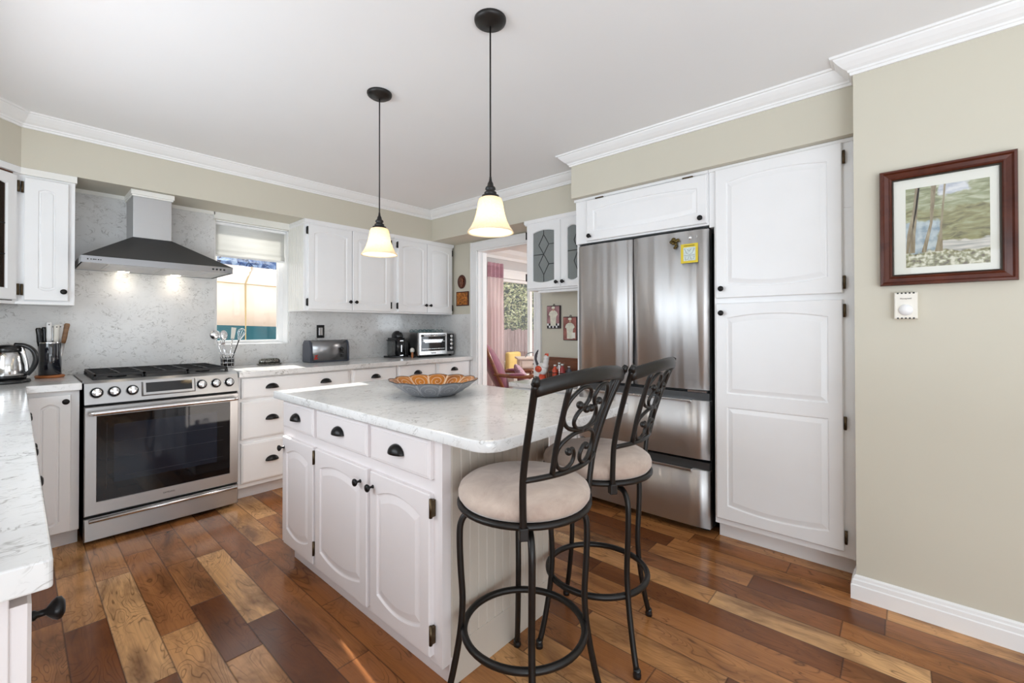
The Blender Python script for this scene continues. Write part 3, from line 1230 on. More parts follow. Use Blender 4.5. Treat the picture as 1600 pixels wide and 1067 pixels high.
for (x, y, r) in ((.16, .2, .045), (.16, .47, .038), (.381, .335, .052), (.603, .2, .04), (.603, .47, .046)):
    bb = MB().lathe([(.0001, .922), (r, .922), (r, .930), (r * .75, .934), (r * .72, .939), (.0001, .940)], 24, c=(x, y, 0))
    obj('burner', bb, 'blackplastic', ct)
bb = MB().lathe([(.0001, 0), (.011, 0), (.011, .014), (.0001, .014)], 12, axis='x')
# ------------------------------------------------------------------ range hood
t = thing('range_hood', 'dark steel pyramid range hood with tall chimney over the range', 'range hood', (.245, 3.55, 0))
HW = .775
bb = MB()
bb.loops([q(0, HW, 0, 0, 0)], cap=False) if False else None
yb = YB - .021 - 3.55
lo = [(0, 0, 1.645), (HW, 0, 1.645), (HW, yb, 1.645), (0, yb, 1.645)]
hi = [(.262, .235, 1.822), (.468, .235, 1.822), (.468, yb, 1.822), (.262, yb, 1.822)]
bb.loops([lo, hi], cap=True)
obj('canopy', bb, 'dark_steel', t)
bb = MB()
bb.loops([[(0, 0, 1.605), (HW, 0, 1.605), (HW, yb, 1.605), (0, yb, 1.605)], lo], cap=False)
bb.add([(0, 0, 1.645), (HW, 0, 1.645), (HW, .004, 1.647), (0, .004, 1.647)], [(0, 1, 2, 3)])
bd = obj('front_band', bb, brushed('grey_steel', (.30, .30, .31), .3, 0), t)
bb = MB()
for k in range(4):
    bb.lathe([(.0001, 0), (.0065, 0), (.006, .004), (.0001, .0045)], 14, c=(.655 + k * .022, 0, 1.626), axis='-y')
obj('button', bb, 'blackplastic', bd)
bb = MB()
bb.box(.026, -.001, 1.621, .032, .0, 1.629)
for k, w in enumerate((.006, .009, .005, .007, .006)):
    bb.box(.04 + k * .0105, -.001, 1.622, .04 + k * .0105 + w, .0, 1.628)
obj('badge', bb, 'dark', bd)
bb = MB()
bb.box(.01, .012, 1.608, HW - .01, yb - .005, 1.612)
un = obj('underside', bb, 'satin_alu', t)
for x0 in (.12, .40):
    bb = MB()
    bb.box(x0, .05, 1.604, x0 + .255, .40, 1.608)
    for k in range(20):
        bb.box(x0 + .012, .06 + k * .0165, 1.602, x0 + .243, .068 + k * .0165, 1.604)
    obj('filter', bb, 'satin_alu', un)
for x in (.24, .53):
    bb = MB().lathe([(.0001, 1.602), (.028, 1.602), (.03, 1.608)], 20, c=(x, .43, 0))
    obj('lamp_lens', bb, 'hood_bulb', un)
    light('hood_lamp', 'SPOT', (.245 + x, 3.55 + .43, 1.595), 0.5, (1, .84, .70), (0, .12, -1), spot_size=R(110), spot_blend=.6, shadow_soft_size=.025)
bb = MB()
bb.box(.262, .235, 1.82, .468, yb, 2.112)
obj('chimney', bb, 'steel', t, bevel=.002)
# moulding around the chimney top
b = MB()
b.box(.494, 3.772, 2.096, .728, YB - .022, 2.1365)
bb = MB()
bb.box(.249, .222, 2.105, .481, yb, 2.136)
bb.box(.255, .228, 2.094, .475, yb, 2.105)
obj('chimney_trim', bb, 'cream', t, bevel=.002)

# ------------------------------------------------------------------ island
t = thing('kitchen_island', 'greige kitchen island with three drawers and three arched doors', 'island', (.945, 2.455, 0), R(-90))
IL, ID = 1.305, .592
bb = MB()
bb.box(0, 0, .085, IL, ID, .85)
bb.box(.03, .045, 0, IL - .012, ID - .02, .085)
obj('body', bb, 'greige', t, bevel=.002)
bb = MB()
n = 13
pw = (ID - .04) / n
for k in range(n):
    x = .04 + k * pw
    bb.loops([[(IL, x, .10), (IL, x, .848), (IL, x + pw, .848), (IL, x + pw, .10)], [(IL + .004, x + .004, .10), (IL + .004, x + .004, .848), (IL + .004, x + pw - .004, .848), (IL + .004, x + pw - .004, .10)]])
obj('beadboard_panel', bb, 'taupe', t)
bb = MB()
bb.box(IL - .002, -.001, .085, IL + .005, .036, .848)
obj('corner_stile', bb, 'greige', t)
bb = MB()
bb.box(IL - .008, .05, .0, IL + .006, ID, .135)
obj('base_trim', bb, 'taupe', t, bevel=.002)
for (x, w, kx, hx) in ((.036, .352, .025, .358), (.41, .455, .41, None), (.889, .375, .025, .381)):
    hs = ((hx, .075), (hx, .50)) if hx else ()
    dd = door(t, x, .112, w, .545, 'greige', rise=.03, stile=.05, knobs=((kx, .49),), hinges=hs, hm='brass')
for (x, w) in ((.036, .352), (.418, .446), (.889, .375)):
    drawer(t, x, .705, w, .132, 'greige', cups=(w / 2,))


def rounded(x0, y0, x1, y1, rads, n=8):
    """rounded rectangle; rads for the four corners (x0y0, x1y0, x1y1, x0y1)"""
    out = []
    for (cx_, cy_, r, a) in ((x0, y0, rads[0], pi), (x1, y0, rads[1], 1.5 * pi), (x1, y1, rads[2], 0), (x0, y1, rads[3], pi / 2)):
        ox = cx_ + (r if cx_ == x0 else -r)
        oy = cy_ + (r if cy_ == y0 else -r)
        for k in range(n + 1):
            aa = a + pi / 2 * k / n
            out.append((ox + r * cos(aa), oy + r * sin(aa)))
    return out


b = MB()
b.prism(rounded(.898, .885, 1.80, 2.475, (.075, .05, .03, .012)), .851, .8875, smooth=True)
tag(obj('worktop', b, 'quartz', bevel=.004), 'white veined quartz worktop of the island with rounded overhanging corner', 'worktop', 'kitchen worktops')

# ------------------------------------------------------------------ pendants


def pendant(loc, label):
    t = thing('pendant_lamp', label, 'pendant lamp', loc, group='pendant lamps over the island')
    zc = 2.44 - loc[2]
    bb = MB().lathe([(.0001, zc - .030), (.012, zc - .030), (.018, zc - .027), (.045, zc - .024), (.052, zc - .018), (.060, zc - .014), (.063, zc - .006), (.063, zc - .0005), (.0001, zc - .0005)], 32)
    obj('canopy', bb, 'bronze', t)
    bb = MB().tube([(0, 0, .215), (0, 0, zc - .03)], .0032, 8)
    obj('cord', bb, 'bronze', t)
    bb = MB().lathe([(.0001, .222), (.004, .222), (.006, .205), (.011, .195), (.013, .185), (.019, .180), (.021, .172), (.015, .166), (.024, .160), (.025, .153), (.02, .150), (.034, .147), (.036, .136), (.034, .132), (.0001, .132)], 24)
    obj('socket', bb, 'bronze', t)
    prof = [(.034, .139), (.044, .134), (.049, .120), (.053, .095), (.058, .070), (.066, .045), (.078, .022), (.088, .008), (.0925, .0)]
    inner = [(r - .004, h) for r, h in reversed(prof)]
    bb = MB()
    pr = prof + inner
    nseg = 40
    bb.lathe(pr[:1] + pr[1:], nseg)
    bb.f = [f for f in bb.f if len(f) == 4]
    bb.s = [True] * len(bb.f)
    obj('lamp_shade', bb, 'shade', t)
    bb = MB().ball((0, 0, .085), .021, 16, 10, (1, 1, 1.25))
    obj('bulb', bb, 'bulb', t)
    light('pendant_glow', 'POINT', (loc[0], loc[1], loc[2] + .045), 2.4, (1, .88, .70), shadow_soft_size=.03)
    return t


pendant((1.251, 2.025, 1.597), 'pendant lamp with frosted bell shade over the far end of the island')
pendant((1.241, 1.21, 1.593), 'pendant lamp with frosted bell shade hanging above the two stools end')

# ------------------------------------------------------------------ bar stools


def stool(loc, rz, leg_rot, label):
    t = thing('bar_stool', label, 'bar stool', (loc[0], loc[1], 0), rz, 'bar stools at the island')
    # cushion
    bb = MB().lathe([(.0001, .668), (.18, .668), (.204, .672), (.2125, .684), (.2135, .698), (.208, .713), (.19, .727), (.15, .738), (.09, .743), (.0001, .745)], 48)
    obj('seat', bb, 'suede', t)
    ring = [(.2085 * cos(2 * pi * k / 48), .2085 * sin(2 * pi * k / 48), .661) for k in range(48)]
    bb = MB().tube(ring, .0095, 10, True)
    bb.lathe([(.0001, .640), (.10, .640), (.10, .652), (.204, .656), (.204, .667), (.0001, .667)], 40)
    bb.lathe([(.0001, .610), (.085, .610), (.085, .640), (.0001, .640)], 24)
    obj('seat_frame', bb, 'bronze', t)
    for k in range(4):
        a = leg_rot - rz + k * pi / 2
        P = [(.10, .618), (.15, .627), (.185, .620), (.205, .590), (.209, .54), (.206, .45), (.200, .35), (.204, .27), (.215, .19), (.235, .09), (.253, .022)]
        pts = smooth_path([(r * cos(a), r * sin(a), z) for r, z in P], 4)
        bb = MB().tube(pts, .0105, 10)
        lg_ = obj('leg', bb, 'bronze', t)
        bb = MB().lathe([(.0001, 0), (.014, 0), (.0145, .012), (.012, .018), (.0135, .024), (.010, .03), (.0001, .03)], 14, c=(.256 * cos(a), .256 * sin(a), 0))
        obj('foot_cap', bb, 'blackplastic', lg_)
    fr = [(.195 * cos(2 * pi * k / 56), .195 * sin(2 * pi * k / 56), .25) for k in range(56)]
    bb = MB().tube(fr, .0115, 10, True)
    obj('foot_ring', bb, 'bronze', t)
    # backrest, on the -y side
    zz = [.645, .72, .80, .88, .95, 1.02, 1.08]
    hw = [.167, .174, .183, .193, .204, .219, .236]
    yy = [-.138, -.142, -.150, -.168, -.189, -.213, -.237]

    def lerp(tab, z):
        for i in range(len(zz) - 1):
            if z <= zz[i + 1] or i == len(zz) - 2:
                k = (z - zz[i]) / (zz[i + 1] - zz[i])
                return tab[i] + (tab[i + 1] - tab[i]) * k

    def on(s, z):
        return Vector((s * lerp(hw, z), lerp(yy, z) - .045 * (1 - s * s), z))
    for s in (-1, 1):
        bb = MB().tube(smooth_path([on(s, z) for z in zz], 4), .0115, 10, flat=.8)
        bb.tube([on(s, 1.075), on(s, 1.094)], [.0125, .008], 10)
        po = obj('back_post', bb, 'bronze', t)
        bb = MB().box(-.013, -.013, -.018, .013, .013, .018)
        obj('post_bracket', bb, 'bronze', po, tuple(on(s, .648)), rz=-s * .9, bevel=.003)
    top = []
    for k in range(25):
        s = -1 + 2 * k / 24
        top.append(on(s, 1.062 + .026 * (1 - s * s)))
    bb = MB().tube(top, .0215, 12, flat=.45, upv=(0, 0, 1))
    obj('top_rail', bb, 'bronze', t)
    low = [on(-1 + 2 * k / 20, .800) for k in range(21)]
    bb = MB().tube(low, .0085, 10)
    obj('lower_rail', bb, 'bronze', t)
    for s in (-.52, .52):
        bb = MB().tube([on(s, .80 + (1.07 - .80) * k / 10) for k in range(11)], .0085, 10)
        obj('back_spindle', bb, 'bronze', t)
    bb = MB()
    curves = [
        [(0, .922), (-.35, .935), (-.50, .970), (-.47, 1.015), (-.30, 1.052), (-.11, 1.048), (-.06, 1.018), (-.14, .996), (-.24, 1.002)],
        [(-.06, .985), (-.16, .990), (-.25, .972), (-.27, .950), (-.17, .930), (0, .924)],
        [(0, .918), (-.22, .914), (-.43, .892), (-.50, .858), (-.43, .822), (-.27, .810), (-.12, .823), (-.09, .848), (-.16, .868), (-.24, .862)],
    ]
    for cv in curves:
        for sg in (1, -1):
            pts = smooth_path([(x * sg, 0, z) for x, z in cv], 5)
            bb.tube([on(p[0], p[2]) for p in pts], .0062, 8)
    for (x, z) in ((-.24, 1.002), (-.06, .985), (-.24, .862)):
        for sg in (1, -1):
            bb.ball(on(x * sg, z), .0115, 10, 8)
    obj('scrollwork', bb, 'bronze', t)
    return t


stool((1.105, .926), 0, R(46), 'dark metal bar stool with suede seat, nearer one, in front of the beadboard island end')
stool((1.56, .925), R(6), R(63), 'dark metal bar stool with suede seat, farther one, beside the fridge')

# ------------------------------------------------------------------ bowl on the island
bw = NT('embossed_bowl')
cc = bw.coord()
sep = bw.n('ShaderNodeSeparateXYZ')
bw.put(sep.inputs[0], cc)
BZ = .8877
t = thing('bowl', 'scalloped silver bowl with amber glass inside on the island', 'bowl', (1.375, 1.735, BZ))


def bowl_shell(rad_prof, amp, n=96):
    bb = MB()
    vs = []
    for j, (r, h) in enumerate(rad_prof):
        k = j / (len(rad_prof) - 1)
        for i in range(n):
            a = 2 * pi * i / n
            sc = 1 + amp * k * k * abs(sin(6 * a)) - amp * .5 * k * k
            vs.append((r * sc * cos(a), r * sc * sin(a), h + amp * .12 * k * abs(sin(6 * a))))
    fs = []
    for j in range(len(rad_prof) - 1):
        for i in range(n):
            i2 = (i + 1) % n
            fs.append((j * n + i, j * n + i2, (j + 1) * n + i2, (j + 1) * n + i))
    fs.append(tuple(range(n - 1, -1, -1)))
    bb.add(vs, fs, True)
    return bb


def swirl_mat(name, c0, c1, line, metal, rough):
    t_ = NT(name)
    c = t_.coord()
    s = t_.n('ShaderNodeSeparateXYZ')
    t_.put(s.inputs[0], c)
    ang = t_.math('ARCTAN2', s.outputs[1], s.outputs[0])
    rad = t_.math('SQRT', t_.math('ADD', t_.math('POWER', s.outputs[0], 2), t_.math('POWER', s.outputs[1], 2)))
    cell = t_.math('FRACT', t_.math('MULTIPLY', t_.math('ADD', ang, pi), 12 / (2 * pi)))
    u = t_.math('MULTIPLY', t_.math('SUBTRACT', cell, .5), .09)
    v = t_.math('SUBTRACT', rad, .165)
    r2_ = t_.math('SQRT', t_.math('ADD', t_.math('POWER', u, 2), t_.math('POWER', v, 2)))
    a2 = t_.math('ARCTAN2', v, u)
    sp = t_.math('FRACT', t_.math('ADD', t_.math('DIVIDE', r2_, .020), t_.math('DIVIDE', a2, 2 * pi)))
    d_ = t_.math('ABSOLUTE', t_.math('SUBTRACT', sp, .5))
    ln = t_.ramp(d_, [(0, 1), (.06, .9), (.11, 0)])
    edge = t_.ramp(t_.math('ABSOLUTE', t_.math('SUBTRACT', cell, .5)), [(.44, 0), (.47, 1)])
    allm = t_.math('MAXIMUM', ln, edge)
    ground = t_.ramp(t_.noise(c, 7, 2), [(.38, c0), (.62, c1)])
    t_.set(color=t_.mix(allm, ground, line), rough=rough, metal=metal)
    t_.bump(allm, .5, .003)
    return t_.m


prof = [(.085, .0), (.11, .004), (.145, .022), (.18, .044), (.206, .066), (.214, .072)]
obj('outer_shell', bowl_shell(prof, .05), swirl_mat('pewter_emboss', (.30, .31, .34), (.38, .39, .42), (.50, .51, .54), .55, .38), t)
prof2 = [(.07, .006), (.105, .0095), (.140, .027), (.174, .049), (.200, .0695), (.2125, .0735)]
obj('inner_glaze', bowl_shell(prof2, .05), swirl_mat('amber_glaze', (.10, .018, .005), (.50, .17, .012), (.72, .50, .33), .15, .2), t)
rim = []
for i in range(96):
    a = 2 * pi * i / 96
    sc = 1 + .05 * abs(sin(6 * a)) - .025
    rim.append((.2135 * sc * cos(a), .2135 * sc * sin(a), .0735 + .006 * abs(sin(6 * a))))
obj('rim', MB().tube(rim, .0022, 6, True), 'dark_steel', t)

# ------------------------------------------------------------------ counter items (window wall)
CT = .9152
t = thing('toaster', 'long slot steel and black toaster in front of the wall outlet', 'toaster', (1.685, 3.82, CT))
bb = MB()
sec = [(.0, .012), (.0, .13), (.012, .172), (.035, .19), (.115, .19), (.138, .172), (.15, .13), (.15, .012)]
bb.prism(sec, .02, .345, 'x', True)
obj('shell', bb, 'dark_steel' if False else brushed('toaster_steel', (.30, .30, .31), .3, 0), t)
bb = MB()
sec2 = [(-.003, .004), (-.003, .13), (.010, .175), (.034, .194), (.116, .194), (.140, .175), (.153, .13), (.153, .004)]
bb.prism(sec2, .0, .022, 'x', True)
bb.prism(sec2, .343, .362, 'x', True)
bb.box(.005, .0, 0, .357, .15, .016)
obj('end_cap', bb, plain('slate_plastic', (.045, .05, .07), .3), t, bevel=.003)
bb = MB()
bb.box(.04, .05, .187, .32, .065, .192)
bb.box(.04, .085, .187, .32, .10, .192)
obj('slot', bb, 'dark', t)
bb = MB()
bb.box(.282, -.004, .055, .288, 0, .06)
bb.lathe([(.0001, 0), (.013, 0), (.012, .010), (.0001, .011)], 16, c=(.290, 0, .115), axis='-y')
bb.box(.281, -.006, .085, .299, 0, .11)
for z in (.085, .070, .055):
    bb.box(.272, -.0015, z - .012, .31, 0, z - .008)
obj('lever', bb, 'blackplastic', t)
lm = plain('red_logo', (.45, .03, .02), .5)
bb = MB()
bb.add([(.035, -.0015, .062), (.07, -.0015, .068), (.066, -.0015, .056), (.048, -.0015, .054)], [(0, 1, 2, 3)])
bb.add([(.05, -.0015, .056), (.066, -.0015, .058), (.052, -.0015, .038), (.036, -.0015, .036)], [(0, 1, 2, 3)])
bb.add([(.036, -.0015, .038), (.07, -.0015, .042), (.068, -.0015, .030), (.036, -.0015, .026)], [(0, 1, 2, 3)])
obj('logo', bb, lm, t)
# outlet
t = thing('wall_outlet', 'black and white wall outlet on the quartz behind the toaster', 'outlet', (1.882, YB - .021, 1.185))
bb = MB()
bb.box(-.036, -.006, -.06, .036, 0, .06)
obj('cover_plate', bb, 'blackplastic', t, bevel=.002)
bb = MB()
bb.box(-.018, -.010, -.036, .018, -.006, .036)
obj('socket_face', bb, 'chrome', t, bevel=.002)
# coffee machine
t = thing('coffee_machine', 'slim black capsule coffee machine left of the toaster oven', 'coffee machine', (2.50, 3.80, CT))
bb = MB()
bb.box(.0, .0, 0, .205, .17, .018)
bb.box(.06, .04, .018, .205, .17, .03)
obj('base_tray', bb, 'blackplastic', t, bevel=.004)
bb = MB()
sec = rounded(.055, .0, .155, .2, (.03, .03, .03, .03), 5)
bb.prism(sec, .018, .20, 'z', True)
bb.lathe([(.05, -.10), (.05, .0)], 24, c=(.105, .1, .225), axis='y') if False else None
bb.ball((.105, .08, .215), .062, 18, 12, (.82, 1.15, .95))
obj('body', bb, 'blackplastic', t)
bb = MB()
bb.box(.006, .03, .02, .052, .12, .17)
obj('water_tank', bb, 'kettle_glass', t, bevel=.008)
bb = MB()
bb.box(.0, .03, .17, .055, .12, .182)
obj('tank_lid', bb, 'blackplastic', t, bevel=.004)
bb = MB()
bb.box(.160, .02, .018, .200, .14, .165)
obj('side_unit', bb, 'blackplastic', t, bevel=.006)
bb = MB()
bb.box(.098, -.002, .06, .104, .001, .125)
for k, w in enumerate((.005, .004, .005, .006, .004)):
    bb.box(.085 + k * .008, -.002, .168, .085 + k * .008 + w, .001, .174)
bb.box(.085, -.003, .021, .12, .0, .026)
bb.ball((.104, .03, .262), .006)
obj('chrome_marks', bb, 'chrome', t)
# brush next to it
t = thing('scrub_brush', 'small round brush with white head and wooden handle beside the coffee machine', 'brush', (2.683, 3.73, CT))
bb = MB().lathe([(.0001, .0), (.011, 0), (.013, .02), (.010, .04), (.012, .055), (.0001, .056)], 16)
obj('handle', bb, 'orangewood', t)
bb = MB().lathe([(.012, .054), (.022, .062), (.023, .078), (.016, .094), (.0001, .099)], 18)
obj('brush_head', bb, plain('white_bristle', (.78, .76, .70), .9, var=.1, scale=80), t)
# toaster oven
t = thing('toaster_oven', 'silver countertop toaster oven with black window at the worktop end', 'toaster oven', (2.712, 3.66, CT))
OW, OD, OH = .475, .33, .255
bb = MB()
bb.box(.0, .012, .018, OW, OD, OH)
obj('body', bb, 'steel', t, bevel=.004)
bb = MB()
for x in (.03, OW - .03):
    for y in (.04, OD - .04):
        bb.lathe([(.0001, 0), (.015, 0), (.015, .018), (.0001, .018)], 12, c=(x, y, 0))
obj('foot', bb, 'blackplastic', t)
bb = MB()
bb.box(.006, .0, .022, .372, .012, OH - .004)
dd = obj('door', bb, 'light_steel', t, bevel=.003)
bb = MB()
bb.box(.032, -.002, .062, .345, .001, OH - .022)
obj('door_window', bb, 'blackglass', dd)
bb = MB()
bb.tube([(.045, -.026, OH - .035), (.333, -.026, OH - .035)], .0075, 10)
bb.box(.05, -.026, OH - .04, .06, 0, OH - .03)
bb.box(.318, -.026, OH - .04, .328, 0, OH - .03)
obj('handle', bb, 'chrome', dd)
bb = MB()
bb.box(.045, -.003, .16, .335, -.002, .163)
bb.add([(.05, -.0035, .182), (.315, -.0035, .182), (.29, -.0035, .148), (.075, -.0035, .148)], [(0, 1, 2, 3)])
bb.box(.04, -.003, .083, .335, -.002, .087)
obj('rack', bb, 'light_steel', dd)
bb = MB()
for k, w in enumerate((.006, .007, .005, .006, .006, .006, .007)):
    bb.box(.155 + k * .0095, -.001, .036, .155 + k * .0095 + w, .001, .045)
obj('lettering', bb, 'dark', dd)
bb = MB()
bb.box(.384, -.002, .05, .462, .012, OH - .016)
cpn = obj('control_panel', bb, 'blackplastic', t, bevel=.003)
for z in (.085, .13, .172, .212):
    bb = MB().lathe([(.0001, 0), (.017, 0), (.0165, .014), (.0001, .015)], 18, axis='-y')
    obj('dial', bb, 'chrome', cpn, (.423, -.002, z))
t = thing('wire_rack', 'low teal scalloped wire rack lying on top of the toaster oven', 'rack', (2.757, 3.72, CT + OH + .001))
bb = MB()
pts = []
for k in range(61):
    x = .32 * k / 60
    pts.append((x, .0, .012 + .014 * abs(sin(k * pi / 10))))
bb.tube(pts, .0035, 6)
bb.tube([(p[0], .16, p[2]) for p in pts], .0035, 6)
for k in range(7):
    bb.tube([(.32 * k / 6, 0, .004), (.32 * k / 6, .16, .004)], .003, 6)
bb.tube([(0, 0, .004), (.32, 0, .004)], .004, 6)
bb.tube([(0, .16, .004), (.32, .16, .004)], .004, 6)
obj('wire_frame', bb, plain('teal_enamel', (.06, .16, .17), .4, .3), t)
# butter dish
t = thing('butter_dish', 'small silver embossed butter dish on the worktop below the window', 'dish', (1.40, 3.93, CT))
bb = MB().lathe([(.0001, .0), (.085, 0), (.098, .006), (.100, .010), (.09, .011), (.0001, .011)], 40, sy=.5)
obj('plate', bb, plain('old_silver', (.22, .21, .18), .3, .9, var=.5, scale=70), t)
bb = MB().lathe([(.082, .011), (.083, .03), (.076, .044), (.06, .052), (.0001, .054)], 40, sy=.45)
obj('cover', bb, plain('embossed_silver', (.20, .20, .18), .22, 1, var=.95, scale=110), t)

# utensil holder and utensils
UX, UY = 1.095, 3.93
t = thing('utensil_holder', 'black and chrome wire utensil holder beside the range', 'holder', (UX, UY, CT))
bb = MB()
for z in (.006, .035, .065, .10):
    r = .045 + z * .06
    bb.tube([(r * cos(2 * pi * k / 24), r * sin(2 * pi * k / 24), z) for k in range(24)], .0026, 6, True)
for k in range(10):
    a = 2 * pi * k / 10
    bb.tube([(.045 * cos(a), .045 * sin(a), .005), (.051 * cos(a), .051 * sin(a), .10), (.058 * cos(a), .058 * sin(a), .112)], .002, 6)
obj('wire_cage', bb, 'chrome', t)
bb = MB().lathe([(.0001, .002), (.040, .002), (.043, .07), (.041, .07), (.038, .004), (.0001, .004)], 24)
obj('inner_cup', bb, 'blackplastic', t)


def utensil(name, label, tip, head, m='chrome', base=(0, 0), group='cooking utensils in the wire holder'):
    t = thing(name, label, 'utensil', (UX + base[0], UY + base[1], CT + .008), group=group)
    v = Vector(tip)
    bb = MB().tube([(0, 0, 0), v * .5, v], [.0035, .004, .0045], 8)
    obj('handle', bb, m if name != 'whisk' else 'dark', t)
    d = v.normalized()
    hb = MB()
    rot = Vector((0, 0, 1)).rotation_difference(d)
    if head == 'ladle':
        hb.ball((0, 0, 0), .036, 16, 10, (1, .55, 1))
    elif head == 'spoon':
        hb.ball((0, 0, 0), .026, 14, 8, (1, .3, 1.5))
    elif head == 'spatula':
        hb.prism([(-.012, -.045), (.012, -.045), (.017, .045), (-.017, .045)], -.0015, .0015, 'y')
    elif head == 'fork':
        for x in (-.012, 0, .012):
            hb.tube([(x, 0, -.03), (x, 0, .05)], .0025, 6)
        hb.box(-.015, -.002, -.04, .015, .002, -.028)
    elif head == 'whisk':
        for k in range(5):
            a = pi * k / 5
            pts = [(.003 * cos(a), .003 * sin(a), -.05), (.026 * cos(a), .026 * sin(a), .02), (.02 * cos(a), .02 * sin(a), .045), (0, 0, .056), (-.02 * cos(a), -.02 * sin(a), .045), (-.026 * cos(a), -.026 * sin(a), .02), (-.003 * cos(a), -.003 * sin(a), -.05)]
            hb.tube(smooth_path(pts, 4), .0015, 5)
    hb.v = [tuple(rot @ Vector(p) + v + d * .04) for p in hb.v]
    obj('head', hb, m, t)


utensil('ladle', 'round steel ladle leaning out on the range side of the holder', (-.062, -.01, .205), 'ladle', base=(-.015, 0))
utensil('slotted_spoon', 'steel spoon upright in the middle of the wire holder', (-.012, .015, .2), 'spoon', base=(-.004, .012))
utensil('spatula', 'narrow steel spatula tilted in the wire holder', (.028, .01, .215), 'spatula', base=(.006, -.006))
utensil('whisk', 'steel balloon whisk with dark handle leaning toward the window', (.062, -.005, .20), 'whisk', base=(.014, .0))
utensil('serving_fork', 'steel serving fork low in front of the other utensils', (-.035, -.02, .17), 'fork', base=(-.006, -.016))

# crock with knives
t = thing('trivet', 'round orange wooden trivet under the dark crock', 'trivet', (.137, 3.93, CT))
bb = MB().lathe([(.0001, 0), (.062, 0), (.066, .005), (.066, .012), (.062, .016), (.0001, .016)], 36)
obj('disc', bb, 'orangewood', t)
KZ = CT + .0165
t = thing('knife_crock', 'tall dark glazed crock holding knives left of the range', 'crock', (.137, 3.93, KZ))
bb = MB().lathe([(.0001, 0), (.050, 0), (.0515, .004), (.0515, .198), (.0505, .202), (.0465, .2), (.0465, .01), (.0001, .009)], 40)
obj('jar', bb, plain('dark_glaze', (.012, .013, .02), .1, 0, coat=1), t)
bb = MB().lathe([(.0518, .195), (.0522, .2), (.051, .2035), (.0465, .2025)], 40)
bb.f = [f for f in bb.f if len(f) == 4]
bb.s = [True] * len(bb.f)
obj('rim', bb, 'chrome', t)
for (dx, dy, tx, ty, L, m, lab) in ((-.032, -.01, -.05, -.015, .29, 'blackplastic', 'black handled knife standing leftmost in the crock'),
                                    (-.02, .012, -.024, .012, .295, 'blackplastic', 'black handled knife beside the leftmost one in the crock'),
                                    (-.002, -.018, -.006, -.022, .325, 'trim', 'tallest knife in the crock with white handle and dark rivet'),
                                    (.012, .018, .012, .025, .30, 'light_steel', 'steel handled knife behind the white one in the crock'),
                                    (.02, -.012, .028, -.018, .31, 'beigeplastic', 'cream handled knife with dark cap in the crock'),
                                    (.03, .01, .045, .012, .312, 'trim', 'thin white handled knife next to the wooden one'),
                                    (.03, -.018, .074, -.03, .318, 'oldwood', 'worn brown wooden handled knife leaning out rightmost')):
    t = thing('knife', lab, 'knife', (.137 + dx, 3.93 + dy, KZ + .012), group='knives in the dark crock')
    v = Vector((tx - dx, ty - dy, L - .012))
    bb = MB().tube([v * 0.02, v * .62], [.003, .010], 8, flat=.2)
    obj('blade', bb, 'steel', t)
    bb = MB().tube([v * .60, v * .7, v * .85, v * .97, v], [.010, .0125, .0115, .0135, .009], 10, flat=.62)
    h = obj('handle', bb, m, t)
    if m in ('trim', 'beigeplastic'):
        bb = MB().ball(v * .95 + Vector((0, -.0085, 0)), .0035, 8, 6)
        obj('rivet', bb, 'dark', h)

# kettle
t = thing('kettle', 'silver and black electric kettle on the left worktop', 'kettle', (-.035, 3.70, CT), R(-20))
bb = MB().lathe([(.0001, 0), (.088, 0), (.092, .006), (.088, .018), (.07, .024), (.0001, .024)], 36)
obj('power_base', bb, 'blackplastic', t)
bb = MB().lathe([(.0001, .025), (.074, .025), (.077, .045), (.0001, .045)], 36)
obj('heater_base', bb, 'blackplastic', t)
bb = MB().lathe([(.077, .045), (.079, .06), (.076, .10), (.068, .15), (.06, .178), (.058, .178), (.066, .15), (.074, .10), (.077, .06), (.075, .046)], 36)
bb.f = [f for f in bb.f if len(f) == 4]
bb.s = [True] * len(bb.f)
obj('jug', bb, plain('polished_silver', (.62, .62, .62), .12, 1, var=.1, scale=14), t)
bb = MB().lathe([(.0605, .172), (.0635, .180), (.062, .196), (.05, .206), (.03, .212), (.0001, .214)], 32)
bb.tube([(-.05, 0, .196), (-.075, 0, .190)], [.02, .008], 10)
obj('lid', bb, 'blackplastic', t)
bb = MB().tube(smooth_path([(.03, 0, .212), (.07, 0, .206), (.103, 0, .180), (.115, 0, .135), (.105, 0, .085), (.080, 0, .045)], 6), [.012] * 4 + [.0125] * 27, 10, flat=1.2)
obj('handle', bb, 'blackplastic', t)
bb = MB().tube(smooth_path([(.055, 0, .2), (.063, 0, .175), (.074, 0, .12), (.081, 0, .05)], 5), .011, 10, flat=.9)
obj('handle_spine', bb, 'chrome', t)

# ------------------------------------------------------------------ plaques by the doorway
t = thing('oval_plaque', 'small dark oval carved wooden plaque above the square one', 'plaque', (XW, 3.605, 1.722), R(-90))
bb = MB().lathe([(.0001, .0), (.074, 0), (.076, .008), (.066, .016), (.058, .010), (.0001, .011)], 36, axis='-y', sy=1.0, sx=.86)
obj('carved_back', bb, 'mahogany', t)
bb = MB()
for (x, z, r) in ((-.02, .025, .018), (.018, .02, .017), (.0, .035, .014), (-.015, -.01, .02), (.018, -.015, .02), (.0, -.04, .02)):
    bb.ball((x, -.013, z), r, 10, 6, (1, .4, 1.3))
obj('relief', bb, plain('worn_gilt_wood', (.16, .055, .025), .45, .2, var=.7, scale=60), t)
t = thing('square_plaque', 'small square orange brown relief plaque beside the doorway casing', 'plaque', (XW, 3.59, 1.535), R(-90))
bb = MB()
bb.box(-.098, -.012, -.078, .098, 0, .078)
obj('frame', bb, 'mahogany', t, bevel=.002)
bb = MB()
bb.box(-.086, -.015, -.066, .086, -.012, .066)
